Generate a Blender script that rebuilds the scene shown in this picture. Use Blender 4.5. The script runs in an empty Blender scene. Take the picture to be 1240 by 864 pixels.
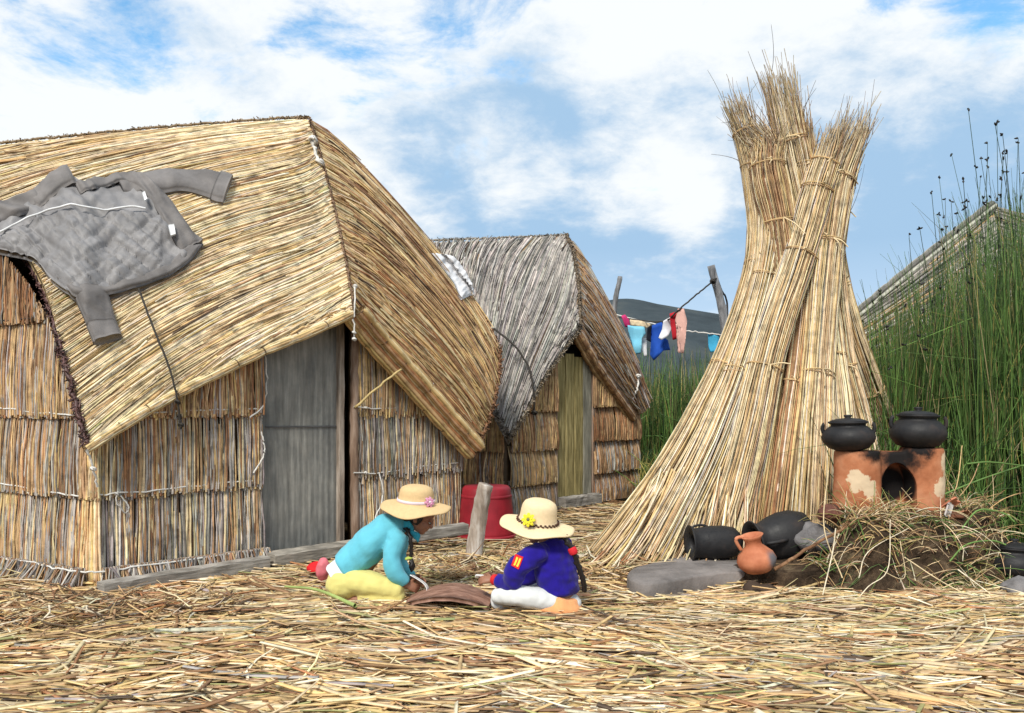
import bpy, bmesh, math, random
import numpy as np
from mathutils import Vector, Matrix, noise
from mathutils.bvhtree import BVHTree

rng = np.random.default_rng(7)
random.seed(7)
F_PX, CX, HY, EZ = 1100.0, 620.0, 480.0, 1.2
scene = bpy.context.scene
col = bpy.data.collections.new('scene'); scene.collection.children.link(col)

def P(px, py, d):
    return np.array([(px-CX)/F_PX*d, d, EZ+(HY-py)/F_PX*d])
def G(px, py):                       # point of the ground seen at a pixel
    d = EZ*F_PX/(py-HY)
    return np.array([(px-CX)/F_PX*d, d, 0.0])
A_ = lambda *v: np.array(v, float)
def unit(v):
    v = np.asarray(v, float); return v/np.linalg.norm(v)

# ------------------------------------------------------------------ materials
def nt(m):
    m.use_nodes = True; t = m.node_tree; t.nodes.clear(); return t, t.nodes, t.links
def base_mat(name, rough=.7, spec=.3):
    m = bpy.data.materials.new(name); t, n, l = nt(m)
    o = n.new('ShaderNodeOutputMaterial'); b = n.new('ShaderNodeBsdfPrincipled')
    b.inputs['Roughness'].default_value = rough
    b.inputs['Specular IOR Level'].default_value = spec
    l.new(b.outputs[0], o.inputs[0]); return m, n, l, b
def ramp(n, l, src, stops, interp='LINEAR'):
    r = n.new('ShaderNodeValToRGB'); r.color_ramp.interpolation = interp
    e = r.color_ramp.elements
    while len(e) < len(stops): e.new(.5)
    for k, (p, c) in enumerate(stops):
        e[k].position = p; e[k].color = (c[0], c[1], c[2], 1) if len(c) == 3 else c
    l.new(src, r.inputs[0]); return r
def noise_n(n, l, scale=5, detail=4, rough=.55, coord='Object', mapscale=None, dist=0):
    tc = n.new('ShaderNodeTexCoord'); src = tc.outputs[coord]
    if mapscale:
        mp = n.new('ShaderNodeMapping'); mp.inputs['Scale'].default_value = mapscale
        l.new(src, mp.inputs[0]); src = mp.outputs[0]
    t = n.new('ShaderNodeTexNoise'); t.inputs['Scale'].default_value = scale
    t.inputs['Detail'].default_value = detail; t.inputs['Roughness'].default_value = rough
    t.inputs['Distortion'].default_value = dist
    l.new(src, t.inputs['Vector']); return t
def bump(n, l, b, h, strength=.3, dist=.01):
    bp = n.new('ShaderNodeBump'); bp.inputs['Strength'].default_value = strength
    bp.inputs['Distance'].default_value = dist
    l.new(h, bp.inputs['Height']); l.new(bp.outputs[0], b.inputs['Normal'])
def mixc(n, l, fac, a, b_, mode='MIX'):
    m = n.new('ShaderNodeMix'); m.data_type = 'RGBA'; m.blend_type = mode
    for k, v in ((0, fac), (6, a), (7, b_)):
        if isinstance(v, (int, float)): m.inputs[k].default_value = v
        elif isinstance(v, tuple): m.inputs[k].default_value = (v[0], v[1], v[2], 1)
        else: l.new(v, m.inputs[k])
    return m.outputs[2]

def reed_mat(name, rough=.55, spec=.3, amp=.5, scale=14, transl=0.0):
    m, n, l, b = base_mat(name, rough, spec)
    a = n.new('ShaderNodeAttribute'); a.attribute_name = 'Col'
    t = noise_n(n, l, scale, 4, .65)
    r = ramp(n, l, t.outputs[0], [(.28, (1-amp,)*3), (.52, (1, 1, 1)), (.75, (1+amp*.35, 1+amp*.3, 1+amp*.2))])
    l.new(mixc(n, l, 1.0, a.outputs[0], r.outputs[0], 'MULTIPLY'), b.inputs['Base Color'])
    if transl:
        b.inputs['Transmission Weight'].default_value = 0
    return m
def plain(name, c, rough=.7, spec=.3, var=.25, scale=8, bmp=.0, bscale=None, mapscale=None, bdist=.01):
    m, n, l, b = base_mat(name, rough, spec)
    t = noise_n(n, l, scale, 5, .6, mapscale=mapscale)
    r = ramp(n, l, t.outputs[0], [(.3, tuple(x*(1-var) for x in c)), (.7, tuple(min(1, x*(1+var)) for x in c))])
    l.new(r.outputs[0], b.inputs['Base Color'])
    if bmp:
        t2 = noise_n(n, l, bscale or scale*3, 5, .6, mapscale=mapscale)
        bump(n, l, b, t2.outputs[0], bmp, bdist)
    return m

M = {}
M['reed'] = reed_mat('dry_reed', .5, .35)
M['green'] = reed_mat('green_reed', .45, .4, .35, 3)
M['rope_white'] = plain('white_cord', (.62, .60, .56), .8, .2, .2, 60)
M['rope_dark'] = plain('dark_cord', (.045, .04, .035), .8, .2, .3, 60)
M['rope_tan'] = plain('straw_tie', (.50, .38, .17), .6, .3, .3, 40)
def soot_mat():
    m, n, l, b = base_mat('sooty_clay', .6, .3); t = noise_n(n, l, 5, 7, .65); r = ramp(n, l, t.outputs[0], [(.3, (.009, .009, .010)), (.52, (.020, .019, .020)), (.66, (.045, .034, .030)), (.8, (.10, .055, .04))])
    l.new(r.outputs[0], b.inputs['Base Color']); t2 = noise_n(n, l, 26, 6, .65); bump(n, l, b, t2.outputs[0], .45, .006)
    r2 = ramp(n, l, t.outputs[0], [(.3, (.42,)*3), (.7, (.8,)*3)]); l.new(r2.outputs[0], b.inputs['Roughness']); return m
M['clay_black'] = soot_mat()
M['skin'] = plain('skin', (.27, .125, .075), .5, .35, .12, 14)
M['hair'] = plain('hair', (.012, .009, .008), .45, .4, .3, 40, .6, 60, (1, 1, .15), .004)

def wood_mat(name, c1, c2, axis_scale, rough=.75):
    m, n, l, b = base_mat(name, rough, .2)
    t = noise_n(n, l, 6, 6, .65, mapscale=axis_scale, dist=.3)
    r = ramp(n, l, t.outputs[0], [(.25, tuple(x*.35 for x in c1)), (.45, c1), (.65, c2), (.8, tuple(min(1, x*1.25) for x in c2))])
    l.new(r.outputs[0], b.inputs['Base Color']); bump(n, l, b, t.outputs[0], .5, .01)
    return m

# ------------------------------------------------------------------ mesh core
def wloc(o):
    v = np.zeros(3)
    while o is not None:
        v += np.array(o.location); o = o.parent
    return v
def tag(o, label=None, cat=None, group=None, kind=None):
    for k, v in (('label', label), ('category', cat), ('group', group), ('kind', kind)):
        if v: o[k] = v
    return o
def empty(name, loc, label=None, cat=None, group=None):
    o = bpy.data.objects.new(name, None); col.objects.link(o)
    o.location = tuple(float(x) for x in loc); o.empty_display_size = .2
    return tag(o, label, cat, group)
def mk(name, V, Fq, mat, parent=None, C=None, smooth=True, origin=None):
    V = np.asarray(V, float)
    me = bpy.data.meshes.new(name)
    if parent is not None: org = wloc(parent)
    else: org = np.asarray(origin, float) if origin is not None else np.zeros(3)
    Vl = V-org
    if isinstance(Fq, np.ndarray):
        me.vertices.add(len(V)); me.vertices.foreach_set('co', Vl.astype(np.float32).ravel())
        k = Fq.shape[1]
        me.loops.add(Fq.size); me.loops.foreach_set('vertex_index', Fq.astype(np.int32).ravel())
        me.polygons.add(len(Fq)); me.polygons.foreach_set('loop_start', np.arange(len(Fq), dtype=np.int32)*k)
        me.update(calc_edges=True)
    else:
        me.from_pydata([tuple(v) for v in Vl], [], [tuple(int(i) for i in f) for f in Fq]); me.update()
    if C is not None:
        at = me.color_attributes.new('Col', 'FLOAT_COLOR', 'POINT')
        c4 = np.ones((len(V), 4), np.float32); c4[:, :3] = np.clip(C, 0, 1)
        at.data.foreach_set('color', c4.ravel())
    if smooth: me.polygons.foreach_set('use_smooth', np.ones(len(me.polygons), bool))
    me.materials.append(mat)
    o = bpy.data.objects.new(name, me); col.objects.link(o)
    if parent is not None: o.parent = parent
    else: o.location = tuple(org)
    return o

class Acc:
    def __init__(s): s.V = []; s.F = []; s.C = []; s.n = 0
    def add(s, V, Fq, C=None):
        V = np.asarray(V, float); s.V.append(V); s.F.append(np.asarray(Fq, int)+s.n)
        if C is None: C = np.ones((len(V), 3))*.5
        C = np.asarray(C, float)
        if C.ndim == 1: C = np.tile(C, (len(V), 1))
        s.C.append(C); s.n += len(V); return s
    def build(s, name, mat, parent=None, smooth=True, origin=None):
        return mk(name, np.concatenate(s.V), np.concatenate(s.F), mat, parent, np.concatenate(s.C), smooth, origin)

def tubes(paths, rw, rt=None, up=None, cols=None, sides=4, phase=None):
    paths = np.asarray(paths, float); N, K, _ = paths.shape
    rw = np.broadcast_to(np.asarray(rw, float).reshape(-1, 1) if np.ndim(rw) == 1 else np.asarray(rw, float), (N, K))
    rt = rw if rt is None else np.broadcast_to(np.asarray(rt, float).reshape(-1, 1) if np.ndim(rt) == 1 else np.asarray(rt, float), (N, K))
    T = np.gradient(paths, axis=1); T /= np.linalg.norm(T, axis=2, keepdims=True)+1e-12
    if up is None: up = A_(0.13, .07, 1)
    U = np.broadcast_to(np.asarray(up, float).reshape((-1, 1, 3)) if np.ndim(up) == 2 else np.asarray(up, float), (N, K, 3))
    B = np.cross(T, U); B /= np.linalg.norm(B, axis=2, keepdims=True)+1e-12
    Nn = np.cross(B, T)
    ang = np.arange(sides)*2*np.pi/sides+(np.pi/sides if sides == 4 else 0)
    c, s = np.cos(ang), np.sin(ang)
    V = (paths[:, :, None, :] + B[:, :, None, :]*(rw[:, :, None]*c)[..., None] + Nn[:, :, None, :]*(rt[:, :, None]*s)[..., None]).reshape(-1, 3)
    idx = np.arange(N*K*sides).reshape(N, K, sides)
    a = idx[:, :-1, :]; b = idx[:, 1:, :]
    Fq = np.stack([a, np.roll(a, -1, 2), np.roll(b, -1, 2), b], -1).reshape(-1, 4)
    if cols is None: cols = np.full((N, 3), .5)
    cols = np.asarray(cols, float)
    if cols.ndim == 3: C = np.repeat(cols.reshape(N*K, 3), sides, 0)
    else: C = np.repeat(cols, K*sides, 0)
    return V, Fq, C
def tube(path, r, sides=6, colr=(.5, .5, .5), up=None):
    path = np.asarray(path, float)[None]
    V, Fq, C = tubes(path, np.broadcast_to(np.asarray(r, float), (path.shape[1],))[None], None, up, np.array([colr]), sides)
    return V, Fq, C
def smooth_path(pts, n=24):
    pts = np.asarray(pts, float); k = len(pts)
    if k == 2: t = np.linspace(0, 1, n)[:, None]; return pts[0]*(1-t)+pts[1]*t
    out = []; P_ = np.vstack([2*pts[0]-pts[1], pts, 2*pts[-1]-pts[-2]])
    for u in np.linspace(0, k-1-1e-6, n):
        i = int(u); f = u-i; p0, p1, p2, p3 = P_[i:i+4]
        out.append(.5*((2*p1)+(-p0+p2)*f+(2*p0-5*p1+4*p2-p3)*f*f+(-p0+3*p1-3*p2+p3)*f**3))
    return np.array(out)

STRAW = dict(pale=(.70, .555, .335), gold=(.61, .425, .195), tan=(.46, .295, .155), brown=(.26, .14, .07), dark=(.09, .055, .03),
             green=(.38, .37, .15), grey=(.34, .305, .275), lgrey=(.50, .46, .41), rust=(.38, .18, .08), white=(.78, .68, .50), dgrey=(.17, .155, .14))
def pal(N, spec, jit=.12):
    ks = list(spec); w = np.array([spec[k] for k in ks], float); w /= w.sum()
    i = rng.choice(len(ks), N, p=w); base = np.array([STRAW[k] for k in ks])[i]
    return np.clip(base*(1+rng.normal(0, jit, (N, 1)))*(1+rng.normal(0, jit*.25, (N, 3))), 0.005, 1)

def box_verts(p0, ax, ay, az):
    p0 = np.asarray(p0, float); V = np.array([p0+i*ax+j*ay+k*az for k in (0, 1) for j in (0, 1) for i in (0, 1)])
    Fq = [(0, 2, 3, 1), (4, 5, 7, 6), (0, 1, 5, 4), (2, 6, 7, 3), (0, 4, 6, 2), (1, 3, 7, 5)]
    return V, Fq
def rough_box(name, a, b, w, h, mat, parent=None, nseg=14, jit=.006, taper=1.0, upv=(0, 0, 1), roll=0):
    """plank / beam from a to b with worn uneven edges, sides rounded by extra rows"""
    a = np.asarray(a, float); b = np.asarray(b, float); d = unit(b-a); u = unit(np.asarray(upv, float)-d*np.dot(upv, d)); s = np.cross(d, u)
    if roll: u, s = u*math.cos(roll)+s*math.sin(roll), s*math.cos(roll)-u*math.sin(roll)
    prof = [(-1, -.8), (-.85, -1), (.85, -1), (1, -.8), (1, .8), (.85, 1), (-.85, 1), (-1, .8)]
    V = []; Fs = []; m = len(prof)
    for i in range(nseg+1):
        t = i/nseg; c = a+(b-a)*t; q = 1+(taper-1)*t
        for (x, y) in prof:
            V.append(c+s*x*w/2*q+u*y*h/2*q+rng.normal(0, jit, 3)*.5)
    for i in range(nseg):
        for j in range(m):
            Fs.append((i*m+j, i*m+(j+1) % m, (i+1)*m+(j+1) % m, (i+1)*m+j))
    Fs.append(tuple(range(m))[::-1]); Fs.append(tuple(nseg*m+j for j in range(m)))
    org = None if parent is not None else np.array([a[0], a[1], min(a[2], b[2])])
    return mk(name, V, Fs, mat, parent, None, False, org)

def lathe(prof, n=40, axis=(0, 0, 1), origin=(0, 0, 0), wob=.0, closed=True):
    az = unit(axis); ref = A_(1, 0, 0) if abs(az[0]) < .8 else A_(0, 1, 0)
    ax = unit(np.cross(ref, az)); ay = np.cross(az, ax); V = []; Fs = []
    for (r, z) in prof:
        for k in range(n):
            a = 2*math.pi*k/n; q = 1+wob*math.sin(2*a+z*9)+wob*.6*math.sin(3*a+1+z*5)
            V.append(np.asarray(origin)+az*z+(ax*math.cos(a)+ay*math.sin(a))*r*q)
    m = len(prof)
    for i in range(m-1):
        for k in range(n): Fs.append((i*n+k, i*n+(k+1) % n, (i+1)*n+(k+1) % n, (i+1)*n+k))
    if closed:
        Fs.append(tuple(range(n))[::-1]); Fs.append(tuple((m-1)*n+k for k in range(n)))
    return V, Fs

# ------------------------------------------------------------------ thatched surfaces
class Coons:
    """a bilinearly blended patch; u along the reeds, v across them"""
    def __init__(s, u0, u1, v0, v1, bulge=0.0):
        s.u0, s.u1, s.v0, s.v1 = [smooth_path(x, 60) for x in (u0, u1, v0, v1)]   # u0,u1: functions of v; v0,v1: functions of u
        s.bulge = bulge; s.nrm = None
        a = s(np.array([.5]), np.array([.5]))[0]; b = s(np.array([.55]), np.array([.5]))[0]; c = s(np.array([.5]), np.array([.55]))[0]
        n = unit(np.cross(b-a, c-a))
        if np.dot(n, A_(0, 0, EZ)-a) < 0: n = -n
        s.nrm = n
    def __call__(s, u, v):
        def ev(p, t):
            x = np.clip(t, 0, 1)*(len(p)-1); i = np.minimum(x.astype(int), len(p)-2); f = (x-i)[:, None]
            return p[i]*(1-f)+p[i+1]*f
        U = u[:, None]; W = v[:, None]
        S = (1-U)*ev(s.u0, v)+U*ev(s.u1, v)+(1-W)*ev(s.v0, u)+W*ev(s.v1, u)
        S -= (1-U)*(1-W)*s.u0[0]+U*(1-W)*s.u1[0]+(1-U)*W*s.u0[-1]+U*W*s.u1[-1]
        if s.bulge and s.nrm is not None: S = S+s.nrm*(s.bulge*np.sin(np.pi*np.clip(U, 0, 1))*np.sin(np.pi*np.clip(W, 0, 1)))
        return S
def grid_of(f, nu, nv):
    u, v = np.meshgrid(np.linspace(0, 1, nu), np.linspace(0, 1, nv), indexing='ij')
    V = f(u.ravel(), v.ravel()); idx = np.arange(nu*nv).reshape(nu, nv)
    Fq = np.stack([idx[:-1, :-1], idx[1:, :-1], idx[1:, 1:], idx[:-1, 1:]], -1).reshape(-1, 4)
    return V, Fq, idx
def slab_of(f, nrm, thick, nu=24, nv=24):
    """closed slab below the patch"""
    V, Fq, idx = grid_of(f, nu, nv); n = len(V); V2 = V-nrm*thick
    rim = np.concatenate([idx[:, 0], idx[-1, 1:], idx[-2::-1, -1], idx[0, -2:0:-1]])
    r2 = np.roll(rim, -1)
    side = np.stack([rim, r2, r2+n, rim+n], -1)
    return np.concatenate([V, V2]), np.concatenate([Fq, Fq[:, ::-1]+n, side])
def mat_thatch(acc, f, N, rad, spec, K=9, full=.5, out=.03, overu=.02, wav=.006, nrm=None, vflow=0.0, skew=.015, spec_short=None, taper=True, slope=0.0):
    nrm = f.nrm if nrm is None else nrm
    v = rng.random(N); isfull = rng.random(N) < full
    ln = np.where(isfull, 1.0+rng.normal(0, .008, N), rng.uniform(.15, .6, N))
    u0 = np.where(isfull, -overu*rng.random(N), rng.uniform(-.02, 1, N)*(1-ln)); u1 = np.minimum(u0+ln, 1+overu*rng.random(N))
    sk = rng.normal(0, skew, N)+vflow
    t = np.linspace(0, 1, K)[None]
    if slope:
        c_ = rng.uniform(0, 1+slope, N); ua = np.maximum(0, (c_-1)/slope); ub = np.minimum(1, c_/slope); w_ = ub-ua
        u0 = ua+w_*np.clip(u0, 0, 1); u1 = ua+w_*np.clip(np.minimum(u1, 1), 0, 1); U = u0[:, None]+(u1-u0)[:, None]*t
        Wv = c_[:, None]-slope*U+sk[:, None]*(t-.5)+rng.normal(0, .0012, (N, K))
    else:
        U = u0[:, None]+(u1-u0)[:, None]*t
        Wv = v[:, None]+sk[:, None]*(t-.5)+rng.normal(0, .0012, (N, K))
    Wv = np.clip(Wv, -.003, 1.003)
    Pp = f(U.ravel(), Wv.ravel()).reshape(N, K, 3)
    off = np.where(isfull, rng.uniform(0, out*.7, N), rng.uniform(out*.3, out, N))
    lift = np.where(isfull, 0, rng.uniform(0, 1, N)**3*out*1.2)
    off = off[:, None]+lift[:, None]*t**2+rng.normal(0, wav, (N, 1))*np.sin(t*np.pi*rng.uniform(1, 3, (N, 1)))
    Pp = Pp+nrm*off[..., None]
    r = rad*rng.uniform(.6, 1.35, N)
    R = r[:, None]*(1-.55*t**4 if taper else 1+0*t)
    c = pal(N, spec)
    if spec_short is not None:
        cs = pal(N, spec_short); c = np.where(isfull[:, None], c, cs)
    cc = np.repeat(c[:, None, :], K, 1)*(1+rng.normal(0, .10, (N, K, 1)))
    V, Fq, C = tubes(Pp, R, R*.75, nrm, cc, 5)
    acc.add(V, Fq, C)

def rolled_edge(parent, name, pts, rad, spec, nseg=10, ties=True, n=46, tie_name='tie'):
    path = smooth_path(pts, 40); a = Acc()
    T = unit(path[-1]-path[0]); ref = unit(np.cross(T, A_(0, 0, 1))); ref2 = np.cross(T, ref)
    th = rng.uniform(0, 2*np.pi, n); rr = rad*np.sqrt(rng.uniform(.35, 1, n))
    K = 40; t = np.arange(K)/(K-1)
    pinch = 1-.22*np.abs(np.cos(np.pi*t*nseg))**14
    Pp = path[None]+(ref*(np.cos(th)*rr)[:, None])[:, None]*pinch[None, :, None]+(ref2*(np.sin(th)*rr)[:, None])[:, None]*pinch[None, :, None]
    Pp = Pp+rng.normal(0, .002, (n, K, 1))*ref
    V, Fq, C = tubes(Pp, rad*.28*rng.uniform(.7, 1.3, n), None, ref2, pal(n, spec), 5); a.add(V, Fq, C)
    o = a.build(name, M['reed'], parent)
    if ties:
        for i in range(nseg+1):
            c = path[min(K-1, int(i/nseg*(K-1)))]; q = np.linspace(0, 2*np.pi, 13)
            ring = c+np.outer(np.cos(q), ref)*rad*.93+np.outer(np.sin(q), ref2)*rad*.93
            V, Fq, C = tube(ring, .0045, 5, (.12, .07, .035), T); Acc().add(V, Fq, C).build(tie_name, M['reed'], o)
    return o

def wall(parent, a, b, tiers, top, dens=110, rad=.009, name='wall', out=.05, s0=0.0, s1=1.0, ragged=0.0, thick=.06, lean=.006):
    """upright reeds in tiers bound by cord, from a to b on the ground (x, y), outward normal to the right of a>b"""
    a = A_(*a, 0); b = A_(*b, 0); L = np.linalg.norm(b-a); d = (b-a)/L; nr = A_(d[1], -d[0], 0)
    acc = Acc()
    # backing
    n = 30; ss = np.linspace(s0, s1, n); zt = np.array([top(x) for x in ss])
    lo = np.array([a+d*L*x+A_(0, 0, .02) for x in ss]); hi = lo.copy(); hi[:, 2] = np.maximum(zt-.14, .05)
    mid = [lo+(hi-lo)*k/6 for k in range(7)]
    Fr = np.concatenate(mid); Bk = Fr-nr*thick; idx = np.arange(n*7).reshape(7, n)
    Fq = np.stack([idx[:-1, :-1], idx[:-1, 1:], idx[1:, 1:], idx[1:, :-1]], -1).reshape(-1, 4)
    rim = np.concatenate([idx[0, :], idx[1:, -1], idx[-1, -2::-1], idx[-2:0:-1, 0]]); r2 = np.roll(rim, -1)
    acc.add(np.concatenate([Fr, Bk]), np.concatenate([Fq, Fq[:, ::-1]+n*7, np.stack([rim, rim+n*7, r2+n*7, r2], -1)]), A_(.10, .065, .035))
    K = 6; t = np.linspace(0, 1, K)[None]
    for (z0, z1, spec) in tiers:
        N = int(dens*L*(s1-s0)*2.0); s = rng.uniform(s0+.002, s1-.002, N)
        tp = np.minimum(np.array([top(x) for x in s])+rng.normal(0, .01, N), z1+.03)
        ok = tp > z0+.06; s = s[ok]; tp = tp[ok]; N = len(s)
        if N == 0: continue
        patch = np.array([noise.noise(Vector((x*L*2.2, z0*7, 3.1))) for x in s])
        bot = z0-rng.uniform(0, .03, N)+ragged*rng.normal(0, 1, N)*.03
        bot = np.maximum(bot, .01)
        short = rng.random(N) < .3; tp = np.where(short, bot+(tp-bot)*rng.uniform(.4, 1, N), tp)
        z = bot[:, None]+(tp-bot)[:, None]*t
        layer = rng.random(N)
        prof = np.clip((z1+.02-z)/(z1-z0+.02), 0, 1.1)       # 0 at the cord, 1 at the bottom
        bul = .012+out*np.sin(np.clip(prof, 0, 1)*np.pi*.62)**1
        off = bul+layer[:, None]*.018+rng.normal(0, .003, (N, K))
        wv = rng.normal(0, lean, (N, 1))*(1-t)*2+rng.normal(0, .004, (N, 1))*np.sin(t*np.pi*2)
        Pp = a[None, None]+d*(s[:, None]*L+wv)[..., None]+nr*off[..., None]; Pp[..., 2] = z
        c = pal(N, spec)*(1+.55*patch[:, None])
        cc = np.repeat(c[:, None], K, 1)*(1+rng.normal(0, .12, (N, K, 1)))
        R = rad*rng.uniform(.5, 1.35, N)
        V, Fq, C = tubes(Pp, R[:, None]*(1-.5*t**3), R[:, None]*.7*(1-.5*t**3), nr, np.clip(cc, .01, 1), 5)
        acc.add(V, Fq, C)
    return acc.build(name, M['reed'], parent)
def cord(parent, name, pts, r=.006, mat=None, n=40, jit=.004, knots=(), origin=None):
    p = smooth_path(pts, n); p = p+rng.normal(0, jit, p.shape)*np.sin(np.linspace(0, np.pi, n))[:, None]
    acc = Acc(); acc.add(*tube(p, r, 6))
    for k in knots:
        c = np.asarray(k, float); q = np.linspace(0, 2*np.pi, 10)
        for j in range(3):
            n1 = unit(rng.normal(0, 1, 3)); n2 = unit(np.cross(n1, A_(.3, .5, .8)))
            acc.add(*tube(c+np.outer(np.cos(q), n1)*r*2.2+np.outer(np.sin(q), n2)*r*2.2, r*.9, 5))
    return mk(name, np.concatenate(acc.V), np.concatenate(acc.F), mat or M['rope_white'], parent, origin=p[0] if parent is None else None)

# ------------------------------------------------------------------ camera, light, sky
cam_d = bpy.data.cameras.new('camera'); cam = bpy.data.objects.new('camera', cam_d); col.objects.link(cam)
cam.location = (0, 0, EZ); cam.rotation_euler = (math.radians(90), 0, 0)
cam_d.sensor_width = 36; cam_d.lens = 36*F_PX/1240; cam_d.shift_y = (HY-432)/1240
cam_d.clip_start = .05; cam_d.clip_end = 9000
scene.camera = cam

SUN_EL, SUN_AZ = 46, -158          # azimuth: clockwise from +Y; the sun stands behind the camera to the left
sd = A_(math.sin(math.radians(SUN_AZ))*math.cos(math.radians(SUN_EL)), math.cos(math.radians(SUN_AZ))*math.cos(math.radians(SUN_EL)), math.sin(math.radians(SUN_EL)))
sl = bpy.data.lights.new('sun', 'SUN'); so = bpy.data.objects.new('sun', sl); col.objects.link(so)
sl.energy = 2.8; sl.angle = math.radians(15); sl.color = (1, .95, .86)
so.rotation_euler = Vector(tuple(sd)).to_track_quat('Z', 'Y').to_euler(); so.location = (-6, -8, 12)

w = bpy.data.worlds.new('World'); scene.world = w; w.use_nodes = True
T = w.node_tree; N_ = T.nodes; L_ = T.links; N_.clear()
wo = N_.new('ShaderNodeOutputWorld'); bg = N_.new('ShaderNodeBackground'); bg.inputs[1].default_value = .1
L_.new(bg.outputs[0], wo.inputs[0])
sky = N_.new('ShaderNodeTexSky'); sky.sky_type = 'NISHITA'; sky.sun_disc = False
sky.sun_elevation = math.radians(SUN_EL); sky.sun_rotation = math.radians(SUN_AZ); sky.altitude = 3800
tc = N_.new('ShaderNodeTexCoord'); sep = N_.new('ShaderNodeSeparateXYZ'); L_.new(tc.outputs['Generated'], sep.inputs[0])
def mth(op, a, b=None, c=None, clamp=False):
    m = N_.new('ShaderNodeMath'); m.operation = op; m.use_clamp = clamp
    for k, v in enumerate((a, b, c)):
        if v is None: continue
        if isinstance(v, (int, float)): m.inputs[k].default_value = v
        else: L_.new(v, m.inputs[k])
    return m.outputs[0]
def dirn(px, py): return unit(A_((px-CX)/F_PX, 1, (HY-py)/F_PX))
def blob(px, py, rad_px, soft=1.0):
    d = dirn(px, py); vm = N_.new('ShaderNodeVectorMath'); vm.operation = 'DOT_PRODUCT'
    L_.new(tc.outputs['Generated'], vm.inputs[0]); vm.inputs[1].default_value = tuple(d)
    r = rad_px/F_PX; mr = N_.new('ShaderNodeMapRange'); mr.interpolation_type = 'SMOOTHSTEP'
    mr.inputs['From Min'].default_value = math.cos(r*1.25); mr.inputs['From Max'].default_value = math.cos(r*.15)
    L_.new(vm.outputs['Value'], mr.inputs['Value']); return mr.outputs[0]
den = mth('ADD', mth('MAXIMUM', sep.outputs[2], 0.0), .32)
cmb = N_.new('ShaderNodeCombineXYZ'); L_.new(mth('DIVIDE', sep.outputs[0], den), cmb.inputs[0]); L_.new(mth('DIVIDE', sep.outputs[1], den), cmb.inputs[1])
def wn(scale, detail, rough, off, dist=0):
    mp = N_.new('ShaderNodeMapping'); mp.inputs['Location'].default_value = off; L_.new(cmb.outputs[0], mp.inputs[0])
    t = N_.new('ShaderNodeTexNoise'); t.inputs['Scale'].default_value = scale; t.inputs['Detail'].default_value = detail
    t.inputs['Roughness'].default_value = rough; t.inputs['Distortion'].default_value = dist
    L_.new(mp.outputs[0], t.inputs[0]); return t.outputs[0]
n1 = wn(3.4, 10, .62, (3.1, 1.7, 0), .4); n2 = wn(2.9, 10, .60, (9.4, 5.2, 0), .3); n3 = wn(9.0, 10, .68, (1.2, 8.8, 0), .2)
# cover: where cloud hides the blue
bl = None
for (x, y, r, k) in [(450, 35, 100, .24), (600, 30, 80, .12), (1150, 15, 95, .34), (1230, 10, 70, .2), (30, -10, 120, .14), (180, 20, 70, .16), (30, 160, 90, .04), (225, 155, 90, .06), (860, 30, 70, .2),
                     (500, 190, 110, .06), (1080, 210, 160, -.10), (1200, 180, 200, -.12)]:
    q = mth('MULTIPLY', blob(x, y, r), k); bl = q if bl is None else mth('ADD', bl, q)
cov_in = mth('SUBTRACT', mth('ADD', mth('MULTIPLY', n1, 1.3), mth('MULTIPLY', n3, .45)), mth('SUBTRACT', bl, mth('MULTIPLY', mth('SUBTRACT', .34, sep.outputs[2], clamp=True), 1.0)))
mr = N_.new('ShaderNodeMapRange'); mr.interpolation_type = 'SMOOTHSTEP'; mr.inputs['From Min'].default_value = .52; mr.inputs['From Max'].default_value = .80
L_.new(cov_in, mr.inputs['Value']); cover = mr.outputs[0]
# shade: where the cloud is blue-grey
sh = None
for (x, y, r, k) in [(780, 200, 190, .44), (1180, 170, 190, .10), (1090, 270, 200, .16), (520, 300, 120, .12), (600, 240, 150, .30), (1060, 210, 160, .34), (700, 330, 160, .12), (1180, 330, 220, .12), (470, 230, 120, .12), (880, 300, 120, .14),
                     (300, 90, 300, -.12), (950, 50, 260, -.55), (60, 80, 220, -.20), (620, 110, 260, -.18), (620, 185, 65, -.40), (715, 232, 65, -.42), (825, 245, 50, -.30), (625, 262, 45, -.28)]:
    q = mth('MULTIPLY', blob(x, y, r), k); sh = q if sh is None else mth('ADD', sh, q)
sh_in = mth('ADD', mth('ADD', mth('MULTIPLY', n2, 1.7), mth('MULTIPLY', n3, .80)), mth('MULTIPLY', sh, 1.0))
mr2 = N_.new('ShaderNodeMapRange'); mr2.interpolation_type = 'SMOOTHSTEP'; mr2.inputs['From Min'].default_value = .98; mr2.inputs['From Max'].default_value = 1.62
L_.new(sh_in, mr2.inputs['Value'])
def wmix(f, a, b):
    m = N_.new('ShaderNodeMix'); m.data_type = 'RGBA'
    L_.new(f, m.inputs[0])
    for k, v in ((6, a), (7, b)):
        if isinstance(v, tuple): m.inputs[k].default_value = (*v, 1)
        else: L_.new(v, m.inputs[k])
    return m.outputs[2]
cloud = wmix(mr2.outputs[0], (6.6, 6.85, 7.0), (2.7, 4.1, 5.7))
hz = N_.new('ShaderNodeMapRange'); hz.inputs['From Min'].default_value = .16; hz.inputs['From Max'].default_value = .0; L_.new(sep.outputs[2], hz.inputs['Value'])
skyb = N_.new('ShaderNodeMix'); skyb.data_type = 'RGBA'; skyb.blend_type = 'MULTIPLY'; skyb.inputs[0].default_value = 1
L_.new(sky.outputs[0], skyb.inputs[6]); skyb.inputs[7].default_value = (1.45, 2.1, 2.0, 1)
full = wmix(cover, skyb.outputs[2], cloud)
full = wmix(mth('MULTIPLY', hz.outputs[0], .55), full, (6.6, 7.6, 8.6))
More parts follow.
